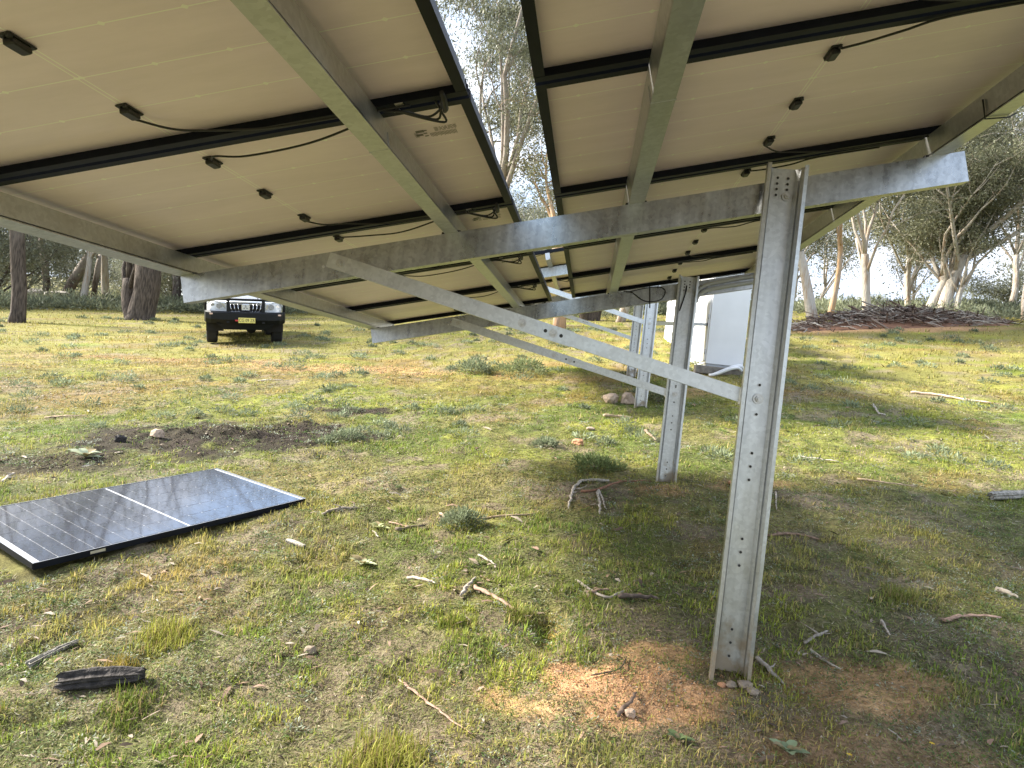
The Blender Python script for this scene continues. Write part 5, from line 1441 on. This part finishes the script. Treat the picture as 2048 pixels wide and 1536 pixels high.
def rough_log(x0, y0, x1, y1, ry, rz, lift, m, name, label, cat, seed, taper=.2):
    rr = random.Random(seed); b = MB()
    P0 = Vector((x0, y0, G(x0, y0) + lift)); P1 = Vector((x1, y1, G(x1, y1) + lift)); ax_ = P1 - P0; nseg = 16
    ridg = [rr.uniform(.62, 1.18) for _ in range(26)]; rows = []
    t_ = ax_.normalized(); u0_ = t_.cross(Vector((0, 0, 1))).normalized(); v0_ = u0_.cross(t_)
    for i in range(nseg + 1):
        f = i / nseg; sc = (.86 + .22 * math.sin(f * 3.0)) * rr.uniform(.94, 1.06) * (1 - taper * f)
        row = []
        for k in range(26):
            a = 2 * math.pi * k / 26
            ex = ry * .45 * math.sin(k * 1.9 + seed) * (1 if i == nseg else (-1 if i == 0 else 0))     # ragged ends
            q = (ridg[k] * .75 + .25 * ridg[(k + i // 5) % 26]) * sc
            row.append(t_ * (ax_.length * f + ex) + u0_ * (math.cos(a) * ry * q + ry * .5 * math.sin(f * 2.5 + seed)) + v0_ * (math.sin(a) * rz * q))
        rows.append(row)
    b.loft(rows, 0, False)
    o = b.build(name, m); o.location = P0; tag(o, label, cat); return o
M_char = plain('charred_wood', (.034, .029, .027), .85, var=.75, scale=40, bump=1.0, bscale=50)
M_drift = plain('weathered_grey_wood', (.27, .25, .215), .85, var=.5, scale=45, bump=1.0, bscale=60)
rough_log(-1.86, 2.53, -1.60, 2.63, .046, .036, .032, M_char, 'charred_log', 'charred black log at the lower left', 'log', 4)
rough_log(-2.13, 2.70, -2.06, 2.89, .026, .018, .016, M_drift, 'wood_chunk', 'weathered grey wood chunk at the lower left', 'wood', 9, .5)
rough_log(-1.71, 4.18, -1.55, 4.09, .020, .016, .014, M_drift, 'wood_chunk', 'short weathered stub below the ground panel corner', 'wood', 11, .2)
rough_log(3.16, 5.89, 3.85, 6.22, .042, .036, .03, M_drift, 'log', 'grey log cut off by the right edge', 'log', 13, .2)

# stones
M_st = plain('tan_stone', (.40, .30, .22), .9, var=.3, scale=30, bump=.4, bscale=60)
M_st2 = plain('orange_stone', (.42, .22, .12), .9, var=.3, scale=30, bump=.4, bscale=60)
M_stp = plain('pale_stone', (.27, .215, .16), .9, var=.25, scale=40, bump=.4, bscale=80)
rock(.30, 9.55, .10, 'tan stone left of the pair by the third post', M_st, 11, .75, None, .2, 'stone', 'stone')
rock(.54, 9.60, .09, 'tan stone right of the pair, against the third post', M_st, 12, .95, None, .2, 'stone', 'stone')
rock(-.04, 7.1, .055, 'orange stone in the sunny middle ground', M_st2, 13, .6, None, .1, 'stone', 'stone')
rock(-1.06, 2.99, .024, 'small pale stone in the foreground left of centre', M_stp, 14, .8, None, .1, 'stone', 'stone')
rock(.665, 2.965, .014, 'leftmost pebble at the foot of the near post', M_st2, 15, .7, None, 0, 'stone', 'stone')
rock(.70, 2.965, .022, 'middle pale stone at the foot of the near post', M_stp, 16, .6, None, 0, 'stone', 'stone')
rock(.755, 2.96, .026, 'flat pale stone at the right foot of the near post', M_stp, 17, .6, None, 0, 'stone', 'stone')
rock(.775, 2.91, .022, 'pale stone lowest before the near post', M_stp, 18, .6, None, 0, 'stone', 'stone')
rock(1.26, 5.97, .05, 'orange stone just left of the near post', M_st2, 19, .5, None, .1, 'stone', 'stone')
rock(.29, 2.71, .022, 'tan stone below the bark piece on the orange mound', M_st, 20, .8, None, .1, 'stone', 'stone')
rock(-4.0, 6.4, .06, 'pinkish stone on the dark soil', M_st, 21, .7, None, .1, 'stone', 'stone')
rock(.07, 7.84, .05, 'tan stone beyond the orange stone', M_st, 22, .5, None, .1, 'stone', 'stone')
rock(-4.25, 6.25, .045, 'black charred lump on the dark soil', M_char, 23, .9, None, .1, 'charcoal_lump', 'charcoal')
# two yellow flowers at the lower right
M_yel = plain('yellow_petals', (.75, .50, .02), .6)
for (x_, y_, lb) in [(1.03, 2.585, 'tiny yellow flower at the bottom right of the near post'), (1.36, 2.72, 'tiny yellow flower further right of the near post')]:
    b = MB()
    for k in range(6):
        a = k * math.pi / 3; b.face([(0, 0, .02), (.007 * math.cos(a - .4), .007 * math.sin(a - .4), .022), (.011 * math.cos(a), .011 * math.sin(a), .021), (.007 * math.cos(a + .4), .007 * math.sin(a + .4), .022)])
    o = b.build('flower', M_yel); o.location = (x_, y_, G(x_, y_)); tag(o, lb, 'flower')
    b = MB(); b.cyl((0, 0, .01), (0, 0, 1), .0015, .02, 5); b.build('stem', M_timber, o)
